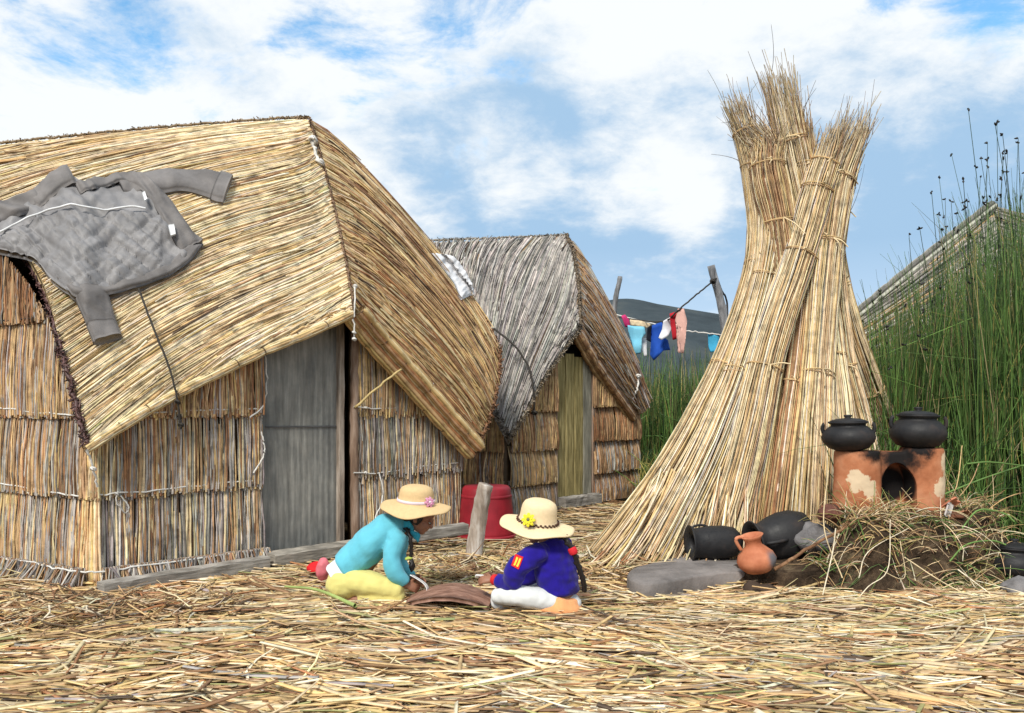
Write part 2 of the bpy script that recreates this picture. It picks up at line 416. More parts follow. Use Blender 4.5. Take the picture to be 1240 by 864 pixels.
L_.new(full, bg.inputs[0])
vs = scene.view_settings; vs.view_transform = 'Standard'; vs.look = 'None'; vs.exposure = 0.55; vs.gamma = 1
scene.cycles.max_bounces = 4; scene.cycles.transparent_max_bounces = 8
try: scene.cycles.use_denoising = True
except Exception: pass

#@@PART2
# ------------------------------------------------------------------ ground
def gz(x, y):
    return .022*noise.noise(Vector((x*.9, y*.9, 0)))+.012*noise.noise(Vector((x*2.7, y*2.7, 5)))
def gz_np(x, y):
    # cheap smooth stand-in shared by the sheet and the straw
    return .020*np.sin(x*1.7+.6*np.sin(y*1.3))*np.cos(y*1.9+.5)+.010*np.sin(x*4.1+y*2.3)*np.cos(y*3.7-x*1.1)
gx = np.concatenate([-np.geomspace(6000, 12, 22), np.linspace(-10, 10, 121), np.geomspace(12, 6000, 22)])
gy = np.concatenate([-np.geomspace(3000, 8, 12), np.linspace(-6, 18, 145), np.geomspace(20, 7000, 26)])
X, Y = np.meshgrid(gx, gy, indexing='ij'); near = (np.abs(X) < 10.5)*(Y > -6.5)*(Y < 18.5)
Z = gz_np(X, Y)*near-.060*near-(1-near)*.07
idx = np.arange(X.size).reshape(X.shape)
Fq = np.stack([idx[:-1, :-1], idx[1:, :-1], idx[1:, 1:], idx[:-1, 1:]], -1).reshape(-1, 4)
m, n, l, b = base_mat('trodden_straw', .9, .1)
t = noise_n(n, l, 5, 8, .7, mapscale=(1, 3, 1)); r = ramp(n, l, t.outputs[0], [(.3, (.03, .018, .009)), (.5, (.13, .085, .038)), (.7, (.30, .21, .10))])
tcg = n.new('ShaderNodeTexCoord'); sg = n.new('ShaderNodeSeparateXYZ'); l.new(tcg.outputs['Object'], sg.inputs[0])
mg = n.new('ShaderNodeMapRange'); mg.inputs['From Min'].default_value = 14; mg.inputs['From Max'].default_value = 19; l.new(sg.outputs[1], mg.inputs[0])
t2 = noise_n(n, l, .08, 5, .6); r2 = ramp(n, l, t2.outputs[0], [(.35, (.025, .04, .018)), (.65, (.06, .08, .03))])
l.new(mixc(n, l, mg.outputs[0], r.outputs[0], r2.outputs[0]), b.inputs['Base Color']); bump(n, l, b, t.outputs[0], .8, .03)
g = mk('ground', np.stack([X.ravel(), Y.ravel(), Z.ravel()], 1), Fq, m); tag(g, 'straw covered ground of the reed island', kind='structure')

# loose straw litter
def litter(name, N, samp, spec, lmin, lmax, wmin, wmax, zmax, ang_sd, ang0=0.0, K=5, bend=.10, tilt=.06, flat=.35, lab=None, zf=None):
    xy = samp(N); N = len(xy)
    L = rng.uniform(lmin, lmax, N)*rng.uniform(.6, 1.1, N)
    a = (ang0(xy) if callable(ang0) else ang0)+rng.normal(0, ang_sd, N)
    loose = rng.random(N) < .10; a = np.where(loose, rng.uniform(0, np.pi, N), a)
    d = np.stack([np.cos(a), np.sin(a)], 1); nrm = np.stack([-d[:, 1], d[:, 0]], 1)
    t = np.linspace(-.5, .5, K)[None]; bb = rng.normal(0, bend, N)*L; kink = rng.normal(0, bend*.5, (N, 1))*L[:, None]*np.sign(t)*np.abs(t)
    XY = xy[:, None]+d[:, None]*(t*L[:, None])[..., None]+nrm[:, None]*((bb[:, None]*(t*t*4-.5)+kink))[..., None]
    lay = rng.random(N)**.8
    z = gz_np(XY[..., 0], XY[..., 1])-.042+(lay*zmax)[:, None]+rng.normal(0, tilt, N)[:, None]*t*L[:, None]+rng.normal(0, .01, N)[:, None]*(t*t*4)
    if zf is not None: z = z+zf(XY[..., 0], XY[..., 1])
    z = np.maximum(z, gz_np(XY[..., 0], XY[..., 1])-.050)
    Pp = np.concatenate([XY, z[..., None]], 2)
    W = rng.uniform(wmin, wmax, N); tp = 1-.6*np.abs(t*2)**3*rng.random((N, 1))
    pn = np.sin(xy[:, 0]*2.1+np.sin(xy[:, 1]*3.3))*np.sin(xy[:, 1]*4.7+1.3*np.sin(xy[:, 0]*1.7))+.5*np.sin(xy[:, 0]*6.3+xy[:, 1]*5.1)
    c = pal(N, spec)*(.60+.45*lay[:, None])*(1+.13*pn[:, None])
    upv = np.concatenate([rng.normal(0, .35, (N, 2)), np.ones((N, 1))], 1)
    cc = np.repeat(c[:, None], K, 1)*(1+rng.normal(0, .08, (N, K, 1)))
    acc = Acc(); V, Fq, C = tubes(Pp, W[:, None]*tp, W[:, None]*tp*flat, upv, cc, 4); acc.add(V, Fq, C)
    o = acc.build(name, M['reed']); tag(o, lab, kind='stuff'); return o
def in_view(N, y0, y1, margin=.35, pw=1.0):
    y = (y0**pw+(y1**pw-y0**pw)*rng.random(N))**(1/pw)
    x = rng.uniform(-1, 1, N)*(y*.5636+margin); return np.stack([x, y], 1)
H1A, H1B = A_(-2.6, 5.7), A_(-.46, 7.76)
def keep_out(xy):
    # nothing inside the huts or mound
    d = (H1B-H1A)/np.linalg.norm(H1B-H1A); nr = A_(d[1], -d[0]); q = xy-H1A
    s = q@d; h = q@nr; inside1 = (h < -.10) & (s < 3.0) & (q@A_(-.87, .49) > -3) & (h > -6) & ((xy[:, 0] > -2.6) | (xy[:, 1] > 5.75-(xy[:, 0]+2.6)*.5))
    return ~inside1
def samp_near(N):
    xy = in_view(N, 2.75, 6.6); return xy[keep_out(xy)]
def samp_far(N):
    xy = in_view(N, 5.6, 10.5, pw=1); k = keep_out(xy); return xy[k]
spec_g = dict(pale=3.0, gold=4.4, tan=2.6, brown=1.6, green=.7, grey=.3, rust=.6, white=1.4, dark=.35)
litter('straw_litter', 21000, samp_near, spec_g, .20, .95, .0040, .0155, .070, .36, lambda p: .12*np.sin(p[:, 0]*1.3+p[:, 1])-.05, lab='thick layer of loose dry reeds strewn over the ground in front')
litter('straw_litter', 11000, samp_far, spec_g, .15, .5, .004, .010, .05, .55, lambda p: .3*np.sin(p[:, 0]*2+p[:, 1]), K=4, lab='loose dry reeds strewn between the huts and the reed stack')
# heap of straw by the left hut corner and behind the girls
def heap(cx, cy, rx, ry):
    def s(N):
        a = rng.uniform(0, 2*np.pi, N); r = np.sqrt(rng.random(N)); return np.stack([cx+rx*r*np.cos(a), cy+ry*r*np.sin(a)], 1)
    return s
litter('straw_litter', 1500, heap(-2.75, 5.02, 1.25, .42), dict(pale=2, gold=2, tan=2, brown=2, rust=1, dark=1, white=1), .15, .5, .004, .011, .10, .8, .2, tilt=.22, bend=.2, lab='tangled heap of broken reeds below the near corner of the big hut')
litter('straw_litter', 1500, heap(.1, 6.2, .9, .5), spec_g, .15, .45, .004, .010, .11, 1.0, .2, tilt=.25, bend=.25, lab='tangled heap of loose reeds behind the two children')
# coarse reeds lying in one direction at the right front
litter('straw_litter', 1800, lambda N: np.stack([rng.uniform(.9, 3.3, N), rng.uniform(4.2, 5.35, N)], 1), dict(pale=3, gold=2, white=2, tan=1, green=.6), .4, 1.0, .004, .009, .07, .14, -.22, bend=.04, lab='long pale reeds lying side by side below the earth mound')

# hills
def hill(name, D, prof, label, colr):
    pts = smooth_path([P(x, y, D) for x, y in prof], 90); V = []; Fs = []
    nd = 26
    for i in range(90):
        for j in range(nd):
            t = j/(nd-1); yy = pts[i][1]-D*.28*(1-t); hh = (pts[i][2]+3)*(t**.8)-3
            hh += 14*(1-t)*t*4*noise.noise(Vector((pts[i][0]*.006, yy*.004, 2)))+3*noise.noise(Vector((pts[i][0]*.02, yy*.012, 7)))*t*(1-t)*4
            V.append((pts[i][0], yy, hh))
    idx = np.arange(90*nd).reshape(90, nd)
    Fq = np.stack([idx[:-1, :-1], idx[1:, :-1], idx[1:, 1:], idx[:-1, 1:]], -1).reshape(-1, 4)
    m, n, l, b = base_mat(name, .95, .05); t = noise_n(n, l, .012, 8, .65)
    r = ramp(n, l, t.outputs[0], [(.3, tuple(x*.6 for x in colr)), (.5, colr), (.75, (colr[0]*1.7, colr[1]*1.45, colr[2]*1.2))]); l.new(r.outputs[0], b.inputs['Base Color'])
    o = mk(name, V, Fq, m, origin=(0, D, 0)); tag(o, label, kind='structure')
hill('hill', 1400, [(-900, 430), (-200, 415), (300, 420), (560, 405), (680, 377), (752, 362), (800, 369), (830, 374), (905, 385), (1000, 392), (1100, 420), (1300, 440), (2000, 455)], 'dark hill behind the washing line, haze blue painted into its colour', (.048, .062, .070))  # muted blue in the surface colour stands in for distance haze

# ------------------------------------------------------------------ hut 1
GR = dict(grey=2.4, lgrey=2.4, tan=1.4, brown=.8, pale=1.5, dgrey=.8)
BR = dict(brown=2.0, tan=2.8, rust=.7, gold=1.3, grey=1.6, lgrey=.6)
MX = dict(grey=2, tan=2, brown=1.0, gold=1.1, lgrey=1.5, rust=.5, pale=1.2, dgrey=.3)
h1 = empty('reed_hut', (-2.6, 5.7, 0), 'large golden thatched reed hut with a grey door and a jacket on its roof', 'hut', 'reed huts of the island')
C1 = P(105, 540, 5.5); F1 = P(428, 376, 6.72); T1 = P(374, 147, 7.65); L1 = P(-75, 186, 6.7); E1 = P(575, 546, 7.62); G1 = P(601, 425, 8.25)
def lerp_px(pts, d0, d1): 
    n = len(pts)-1; return [P(x, y, d0+(d1-d0)*i/n) for i, (x, y) in enumerate(pts)]
seam1 = [F1, P(418, 318, 6.95), P(402, 245, 7.25), P(384, 178, 7.52), T1]
lo1 = [F1]+lerp_px([(375, 400), (320, 422), (268, 447), (215, 473), (160, 505), (105, 540)], 6.55, 5.5)
lo1[-1] = C1
left1 = [C1, P(78, 440, 5.72), P(50, 340, 5.98), P(-5, 255, 6.35), L1]
top1 = [T1, P(340, 148, 7.58), P(200, 158, 7.3), P(60, 172, 6.95), L1]
matL1 = Coons(seam1, left1, lo1, top1, .10)
lo1r = [F1]+[P(455, 412, 6.95), P(500, 462, 7.2), P(545, 513, 7.45)]+[E1]
out1 = [E1, P(592, 500, 7.85), P(600, 460, 8.08), G1]
top1r = [T1, P(400, 165, 7.85), P(430, 195, 8.0), P(470, 240, 8.15), P(520, 300, 8.3), P(560, 350, 8.35), P(588, 395, 8.3), G1]
matR1 = Coons(seam1, out1, lo1r, top1r, .12)
def hut_back(h, T_, L, G_, E, A2, B2, topL, topR, spec, nm='back_thatch'):
    for (ps, nn) in (((topL, [A_(*B2, .9), A_(*A2, .9)], [T_, A_(*B2, .9)], [L, A_(*A2, .9)]), 1), ((topR, [A_(*B2, .9)]*2, [T_, A_(*B2, .9)], [G_, A_(*B2, .9)]), 1), (([G_, E], [A_(*B2, .9)]*2, [G_, A_(*B2, .9)], [E, A_(*B2, .9)]), 0)):
        f = Coons(ps[0], ps[1], ps[2], ps[3]); f.nrm = -f.nrm if np.dot(f.nrm, A_(-.5, 1, .6)) < 0 else f.nrm
        acc = Acc(); V, Fq = slab_of(f, f.nrm, .05, 14, 14); acc.add(V, Fq, A_(.22, .15, .07))
        if nn: mat_thatch(acc, lambda u, v, f=f: f(v, u), 260, .011, spec, nrm=f.nrm, out=.03)
        acc.build(nm, M['reed'], h)
def roof_mat(h, f, N, spec, short, name='roof_mat', rad=.0085, full=.45, out=.035, K=9, thick=.07, base=(.46, .34, .18), vflow=0, skew=.015, slope=0.0):
    acc = Acc(); V, Fq = slab_of(f, f.nrm, thick); acc.add(V, Fq, A_(*base))
    mat_thatch(acc, f, N, rad, spec, K=K, full=full, out=out, spec_short=short, vflow=vflow, skew=skew, slope=slope)
    return acc.build(name, M['reed'], h)
GOLD = dict(pale=5.5, gold=2.2, white=3.0, tan=.6, brown=.08, green=.15)
roof_mat(h1, matL1, 2200, GOLD, dict(pale=4.5, gold=2, white=2, tan=1.0, brown=.35, dark=.12), rad=.0072, out=.024, full=.5, slope=.16)['label'] = 'pale golden roof mat over the door wall'
roof_mat(h1, matR1, 1700, dict(gold=3.4, tan=1.8, pale=2.2, brown=.5, rust=.6), dict(gold=2.4, tan=2, pale=1.6, brown=1.0, rust=.8, dark=.3), rad=.0078, vflow=0, skew=.03)['label'] = 'darker amber roof mat at the right end'
hut_back(h1, T1, L1, G1, E1, (-5.5, 7.5), (-3.0, 9.7), top1, top1r, GOLD)
# stitched edges
def stitched(h, name, pts, r, colr, n=110, seg=.03, spread=.012):
    p = smooth_path(pts, n); acc = Acc()
    acc.add(*tube(p+rng.normal(0, .004, p.shape), r, 6, colr))
    k = n*3; i = rng.integers(0, n, k); base = p[i]+rng.normal(0, spread*.5, (k, 3)); d = rng.normal(0, 1, (k, 3)); d /= np.linalg.norm(d, axis=1, keepdims=True)
    Pp = base[:, None]+d[:, None]*(np.linspace(-.5, .5, 3)[None, :, None]*seg)
    c = np.clip(A_(*colr)*(1+rng.normal(0, .5, (k, 1))), .01, 1)
    acc.add(*tubes(Pp, r*.35, None, None, c, 4)); return acc.build(name, M['reed'], h)
nL = matL1.nrm*.022
stitched(h1, 'edge_binding', [x+nL for x in left1[:2]]+[left1[2]-nL*3.5, left1[3]-nL*5, L1-nL*5], .014, (.10, .05, .045), 160, .05, .02)
stitched(h1, 'seam_binding', [x+nL*1.1 for x in seam1], .008, (.20, .12, .07), 150, .028, .009)
stitched(h1, 'edge_binding', [x+matR1.nrm*.03 for x in out1]+[P(585, 390, 8.3)+matR1.nrm*.03], .015, (.20, .10, .05), 120, .05, .018)
stitched(h1, 'ridge_binding', [x+A_(0, 0, .03) for x in top1], .010, (.24, .17, .10), 160, .028, .012)
rolled_edge(h1, 'eave_roll', [x+A_(0, -.02, -.02) for x in lo1], .030, GOLD, 9)
rolled_edge(h1, 'eave_roll', [F1+A_(-.04, .02, -.04)]+[x+A_(-.03, -.02, -.035) for x in lo1r[1:]], .050, dict(gold=3, tan=2, rust=1.5, pale=.7), 8)
rolled_edge(h1, 'eave_roll', [F1+A_(.05, .0, .0)]+[x+A_(.045, -.04, .03) for x in lo1r[1:]], .050, dict(gold=3, tan=2, rust=1, pale=1.5), 7)
cord(h1, 'seam_cord', [P(378, 165, 7.5), P(380, 180, 7.42), P(386, 196, 7.4)], .014, n=14, jit=.008, knots=[P(379, 170, 7.45), P(387, 197, 7.38)])
cord(h1, 'hanging_cord', [P(430, 345, 6.7), P(429, 375, 6.62), P(429, 408, 6.62)], .006, n=14, knots=[P(429, 403, 6.6), P(429, 411, 6.6), P(430, 347, 6.7)])
cord(h1, 'tie_rope', [P(168, 350, 6.0), P(185, 395, 5.9), P(203, 440, 5.86), P(214, 480, 5.86), P(219, 520, 5.9)], .007, M['rope_dark'], 30, .002, knots=[P(215, 487, 5.85), P(219, 515, 5.9), P(217, 505, 5.9)])
cord(h1, 'tie_rope', [P(561, 368, 8.1), P(552, 400, 7.85), P(535, 440, 7.55), P(519, 478, 7.2)], .006, None, 30, .003, knots=[P(553, 408, 7.8), P(561, 370, 8.08), P(562, 374, 8.08)])
# walls. s along A>B
Lw = np.linalg.norm(H1B-H1A)
def plan_s(px):      # fraction along the front wall of a pixel column
    k = (px-CX)/F_PX; d = H1B-H1A; return (k*H1A[1]-H1A[0])/(d[0]-k*d[1])
def rake_top(px):
    xs = [105, 160, 215, 268, 320, 375, 428, 455, 500, 545, 575]; ys = [538, 503, 470, 445, 418, 395, 375, 408, 458, 510, 545]
    return np.interp(px, xs, ys)
def top1f(s):
    s = min(max(s, 0), 1); p = H1A+(H1B-H1A)*s; px = CX+F_PX*p[0]/p[1]; return EZ+(HY-rake_top(px))/F_PX*p[1]+.07
sD0, sD1 = plan_s(316), plan_s(414)
t1 = [(.05, .60, GR), (.58, 1.11, MX), (1.08, 2.2, dict(tan=2.4, brown=1.5, gold=1.5, rust=1.2, grey=.8, pale=.6))]
wall(h1, H1A, H1B, t1, top1f, 170, .0068, 'front_wall', s0=-.012, s1=sD0, ragged=.3, out=.022)
wall(h1, H1A, H1B, [(.10, .62, MX), (.60, 1.11, GR), (1.08, 2.2, dict(gold=2, tan=2, brown=1, grey=1, pale=.8))], top1f, 165, .0070, 'front_wall', s0=sD1+.03, s1=1.0, ragged=.8, out=.022)
wall(h1, H1A+A_(-.07, .0), H1A+A_(.035, -.02), [(.05, .60, dict(pale=2, gold=2, tan=2)), (.58, 1.0, dict(pale=2, gold=2, tan=2))], lambda s: 1.0, 300, .0075, 'corner_reeds', out=.02)
A2 = H1A+A_(-.87, .49)*3.2
wall(h1, A2, H1A, [(.05, .60, MX), (.58, 1.10, dict(tan=2, brown=1.0, grey=2.2, lgrey=1.2, gold=.6, rust=.3)), (1.08, 1.72, BR), (1.70, 3.3, dict(brown=3, rust=.9, tan=2, dark=.5, grey=1))], lambda s: float(np.interp((1-s)*3.2, [0, .57, 1.16, 1.7, 3.2], [.97, 1.88, 2.36, 2.8, 2.9])), 165, .0072, 'side_wall', out=.03)
B2 = (-3.0, 9.6)
wall(h1, H1B, B2, [(.05, .60, MX), (.58, 1.2, MX)], lambda s: 1.1, 60, .012, 'back_wall')
wall(h1, B2, A2, [(.05, .60, MX), (.58, 1.2, MX)], lambda s: 1.1, 40, .014, 'back_wall')
d1 = (H1B-H1A)/Lw; n1_ = A_(d1[1], -d1[0], 0)
def wpt(s, z, off=.05): p = H1A+(H1B-H1A)*s; return A_(p[0], p[1], z)+n1_*off
nsd = A_(-.49, -.87, 0)*1.0
sidp = lambda q, z, off=.05: A_(*(H1A+A_(-.87, .49)*q), z)+unit(A_(-.49, -.87, 0))*off
for z in (.595, 1.10):
    cord(h1, 'wall_cord', [sidp(2.2, z+.0, .06), sidp(1.2, z+.03, .06), sidp(.5, z-.01, .05), sidp(.02, z-.02, .06), wpt(.03, z-.01, .05), wpt(.2, z+.0, .045), wpt(sD0*.7, z+.01, .045), wpt(sD0-.002, z+.01, .04)], .0055, n=60, knots=[wpt(.03, z-.01, .07)])
    cord(h1, 'wall_cord', [wpt(sD1+.02, z+.02, .07), wpt(sD1+.12, z+.0, .045), wpt(.85, z+.03, .04), wpt(.985, z+.04, .05)], .0055, n=40, knots=[wpt(sD1+.06, z+.01, .06)])
cord(h1, 'wall_cord', [sidp(2.2, 1.71, .06), sidp(.5, 1.71, .05)], .005, M['rope_dark'], n=30)
cord(h1, 'loose_cord', [wpt(.035, .60, .06), wpt(.03, .54, .07), wpt(.05, .46, .06), wpt(.055, .50, .07), wpt(.04, .57, .06)], .005, n=24)
cord(h1, 'loose_cord', [wpt(sD0, 1.55, .03), wpt(sD0+.005, 1.4, .05), wpt(sD0, 1.15, .05), wpt(sD0-.04, 1.05, .06)], .006, n=24)
cord(h1, 'loose_cord', [wpt(sD0-.01, .95, .06), wpt(sD0-.004, .8, .07), wpt(sD0-.03, .66, .06)], .006, n=24)
cord(h1, 'loose_cord', [wpt(sD1+.1, .60, .07), wpt(sD1+.11, .4, .08), wpt(sD1+.07, .18, .07), wpt(sD1+.03, .12, .07)], .006, n=24)
cord(h1, 'loose_cord', [P(105, 545, 5.45), P(112, 565, 5.5), P(118, 590, 5.55)], .007, n=16, knots=[P(113, 568, 5.48)])
# bottom fringe
acc = Acc()
for (fa, fb, n_) in ((lambda q: sidp(q*2.2, .0, .10), None, 850), (lambda q: wpt(q*sD0, .0, .10), None, 900)):
    q = rng.random(n_); base = np.array([fa(x) for x in q]); K = 4; t = np.linspace(0, 1, K)
    nn = unit(base[0]-fa(0)+1e-9) if False else None
    outv = (n1_ if n_ == 900 else unit(A_(-.49, -.87, 0)))
    Pp = base[:, None]+outv*(rng.uniform(-.02, .035, (n_, 1))+t*.05*rng.uniform(.3, 1.3, (n_, 1)))[..., None]
    Pp[..., 2] = .135-t[None]*rng.uniform(.10, .145, (n_, 1))
    Pp[..., :2] += (rng.normal(0, .02, (n_, 1))*t)[..., None]
    acc.add(*tubes(Pp, rng.uniform(.0045, .009, n_), .004, outv, pal(n_, dict(grey=3, lgrey=1, brown=2, tan=1.5, dgrey=1.5)), 4))
acc.build('base_fringe', M['reed'], h1)
cord(h1, 'wall_cord', [sidp(2.2, .135, .13), sidp(.6, .13, .12), sidp(.02, .12, .13), wpt(.03, .12, .13), wpt(sD0, .13, .12)], .006, n=50)
# door: a weathered grey sheet on a frame
m, n, l, b = base_mat('weathered_sheet', .55, .3)
t = noise_n(n, l, 5, 6, .7, mapscale=(6, 6, .5)); t3 = noise_n(n, l, 2.2, 5, .7)
wv = n.new('ShaderNodeTexWave'); wv.wave_type = 'BANDS'; wv.bands_direction = 'X'; wv.inputs['Scale'].default_value = 9; wv.inputs['Distortion'].default_value = 1.5; wv.inputs['Detail'].default_value = 2
tcd = n.new('ShaderNodeTexCoord'); l.new(tcd.outputs['Object'], wv.inputs[0])
r = ramp(n, l, t.outputs[0], [(.3, (.15, .148, .14)), (.55, (.275, .27, .255)), (.75, (.40, .39, .36))])
r3 = ramp(n, l, t3.outputs[0], [(.35, (.6, .62, .62)), (.7, (1.15, 1.12, 1.05))])
l.new(mixc(n, l, 1.0, r.outputs[0], r3.outputs[0], 'MULTIPLY'), b.inputs['Base Color']); bump(n, l, b, wv.outputs[0], .25, .01)
door = rough_box('door', wpt((sD0+sD1)/2-.0, .05, -.03), wpt((sD0+sD1)/2, 1.86, -.03), (sD1-sD0)*Lw-.02, .025, m, h1, 16, .003, upv=n1_)
rough_box('door_rail', wpt(sD0+.015, .98, -.012), wpt(sD1-.015, .97, -.012), .012, .006, plain('rail_grey', (.09, .09, .09)), door, 8, .001, upv=n1_)
wood_brown = wood_mat('weathered_pole', (.20, .13, .09), (.36, .27, .21), (3, 3, .4))
wood_grey = wood_mat('grey_timber', (.22, .20, .175), (.42, .39, .35), (.8, .8, 12))
rough_box('door_frame', wpt(sD1-.005, .08, .0), wpt(sD1-.005, 1.92, .0), .045, .05, wood_mat('pale_frame', (.24, .19, .15), (.42, .36, .30), (3, 3, .4)), h1, 20, .004, upv=n1_)
rough_box('door_frame', wpt(sD0-.006, .08, .0), wpt(sD0-.006, 1.72, .0), .035, .05, wood_grey, h1, 20, .004, upv=n1_)
def pole(name, pts, r0, r1, mat, parent=None, n=30, wob=.006, sides=14):
    p = smooth_path(pts, n); p = p+rng.normal(0, wob, p.shape)*.5
    R = np.linspace(r0, r1, n)*(1+rng.normal(0, .025, n)); V, Fq, C = tube(p, R, sides, up=A_(.3, -1, .1))
    Fs = [tuple(f) for f in Fq]+[tuple(range(sides))[::-1], tuple(range((n-1)*sides, n*sides))]
    return mk(name, V, Fs, mat, parent, origin=p[0] if parent is None else None)
pole('door_post', [wpt(sD1+.035, 0, .035), wpt(sD1+.03, 1.0, .035), wpt(sD1+.035, 1.84, .03)], .035, .03, wood_brown, h1)
pole('rake_stick', [P(430, 494, 6.95), P(463, 465, 6.95), P(486, 447, 7.0)], .010, .008, M['rope_tan'], h1, 12)
# sills and planks lying at the foot of the wall
tag(rough_box('timber_plank', P(122, 723, 5.42)*A_(1, 1, 0)+A_(0, 0, .045), P(322, 690, 6.28)*A_(1, 1, 0)+A_(0, 0, .05), .10, .09, wood_grey, None, 20, .003), 'long grey plank along the foot of the big hut left of its door', 'plank')
tag(rough_box('timber_plank', P(326, 690, 6.33)*A_(1, 1, 0)+A_(0, 0, .06), P(462, 655, 7.0)*A_(1, 1, 0)+A_(0, 0, .07), .17, .09, wood_mat('worn_sill', (.22, .20, .17), (.44, .40, .34), (.8, .8, 12)), None, 20, .003), 'worn flat sill plank right below the grey door', 'plank')
tag(rough_box('timber_plank', A_(-.92, 6.86, .12), A_(-.37, 7.28, .14), .09, .085, wood_grey, None, 14, .003), 'short squared grey timber behind the child in turquoise', 'timber')

# ------------------------------------------------------------------ hut 2
h2 = empty('reed_hut', (-.06, 9.1, 0), 'smaller hut with silvery grey thatch and a narrow yellowish plank door', 'hut', 'reed huts of the island')
K0, K1 = A_(-.058, 9.1), A_(1.49, 10.95)
C2 = P(616, 534, 8.85); F2 = P(702, 399, 9.85); T2 = P(686, 288, 10.9); L2 = P(470, 297, 10.2); E2 = P(768, 503, 10.8); G2 = P(786, 488, 11.1)
seam2 = [F2, P(701, 360, 10.15), P(695, 315, 10.6), T2]
lo2 = [F2, P(680, 428, 9.6), P(655, 465, 9.3), P(635, 503, 9.0), C2]
left2 = [C2, P(598, 500, 9.05), P(560, 430, 9.5), L2]
top2 = [T2, P(640, 290, 10.8), P(560, 293, 10.5), L2]
matL2 = Coons(seam2, left2, lo2, top2, .03)
lo2r = [F2, P(722, 435, 10.1), P(745, 470, 10.45), E2]; out2 = [E2, P(778, 500, 10.95), G2]
top2r = [T2, P(702, 308, 10.95), P(722, 345, 11.0), P(748, 395, 11.05), P(770, 445, 11.1), G2]
matR2 = Coons(seam2, out2, lo2r, top2r, .06)
roof_mat(h2, matL2, 3200, dict(lgrey=1.3, grey=4, tan=.4, dgrey=.8), dict(lgrey=1.3, grey=4, dgrey=1.3, dark=.2), rad=.0085, full=.25, out=.045, K=6, base=(.2, .18, .15), slope=.75)['label'] = 'silvery grey weathered roof mat'
roof_mat(h2, matR2, 1500, dict(grey=2, tan=2, brown=1.5, lgrey=1), dict(grey=2, tan=2, brown=2, lgrey=1, dark=.5), rad=.009, full=.35, out=.04, K=6, base=(.18, .14, .09), skew=.03)['label'] = 'brownish grey weathered roof mat'
hut_back(h2, T2, L2, G2, E2, (-3.0, 11.2), (-.6, 13.0), top2, top2r, dict(grey=2, lgrey=2, tan=1))
stitched(h2, 'seam_binding', [x+matL2.nrm*.05 for x in seam2], .014, (.16, .12, .08), 110, .045, .016)
stitched(h2, 'ridge_binding', [x+A_(0, 0, .03) for x in top2], .012, (.26, .23, .19), 110, .04, .016)
stitched(h2, 'edge_binding', [x+matL2.nrm*.05 for x in left2], .014, (.2, .17, .14), 110, .07, .02)
stitched(h2, 'edge_binding', [x+matL2.nrm*.02 for x in lo2], .014, (.26, .21, .15), 110, .07, .02)
rolled_edge(h2, 'eave_roll', [x+A_(-.03, -.02, -.04) for x in lo2r], .06, dict(grey=1, tan=2, brown=2), 6)
L2w = np.linalg.norm(K1-K0)
def plan_s2(px):
    k = (px-CX)/F_PX; d = K1-K0; return (k*K0[1]-K0[0])/(d[0]-k*d[1])
def top2f(s):
    s = min(max(s, 0), 1); p = K0+(K1-K0)*s; px = CX+F_PX*p[0]/p[1]
    return EZ+(HY-np.interp(px, [616, 635, 655, 680, 702, 722, 745, 768], [531, 500, 462, 425, 400, 432, 466, 500]))/F_PX*p[1]+.08
q0, q1 = plan_s2(670), plan_s2(712)
TB = dict(tan=3, gold=2, brown=1.4, rust=.6, grey=.8, pale=.7)
tt2 = [(.0, .32, dict(tan=2, grey=2, gold=1, lgrey=1)), (.31, .67, dict(tan=3, gold=1.5, grey=1, pale=1)), (.66, 1.08, TB), (1.06, 2.1, dict(gold=2.5, tan=3, rust=.7, brown=.8))]
wall(h2, K0, K1, tt2, top2f, 130, .0088, 'front_wall', s0=0, s1=q0-.005, out=.055)
wall(h2, K0, K1, [(.0, .36, dict(tan=2, grey=1.5, brown=2)), (.35, .72, dict(tan=2, brown=2, grey=1, lgrey=.6)), (.71, 1.12, dict(brown=3, tan=2, rust=1)), (1.1, 2.1, dict(tan=3, brown=1.4, gold=1))], top2f, 130, .0088, 'front_wall', s0=q1+.005, s1=1, out=.055)
K2 = K0+A_(-.85, .53)*3.0
wall(h2, K2, K0, [(.0, .32, TB), (.31, .67, TB), (.66, 1.08, dict(gold=3, tan=3, brown=1)), (1.06, 2.4, dict(gold=2.5, tan=3, brown=1))], lambda s: 1.0+(1-s)*2.2, 110, .0095, 'side_wall', out=.04)
wall(h2, K1, (-.5, 12.9), [(.0, .6, TB), (.58, 1.2, TB)], lambda s: 1.1, 40, .014, 'back_wall')
n2_ = A_((K1-K0)[1], -(K1-K0)[0], 0)/L2w
def w2(s, z, off=.05): p = K0+(K1-K0)*s; return A_(p[0], p[1], z)+n2_*off
plk = wood_mat('mossy_plank', (.27, .22, .09), (.50, .41, .19), (5, 5, .5)); plk2 = wood_mat('grey_plank', (.20, .19, .15), (.36, .34, .27), (5, 5, .5))
d2 = empty('door', w2((q0+q1)/2, 0, .03)-A_(-.06, 9.1, 0)); d2.parent = h2
for i in range(4):
    a_, b_ = q0+(q1-q0)*(i+.04)/4, q0+(q1-q0)*(i+.96)/4; c_ = (a_+b_)/2
    rough_box('plank', w2(c_, .12, .03+.004*i), w2(c_, 1.63+.03*(i % 2), .03+.004*i), (b_-a_)*L2w, .022, plk if i < 3 else plk2, d2, 12, .004, upv=n2_)
rough_box('door_frame', w2(q0-.008, .05, .04), w2(q0-.008, 1.72, .04), .03, .05, wood_brown, h2, 12, .004, upv=n2_)
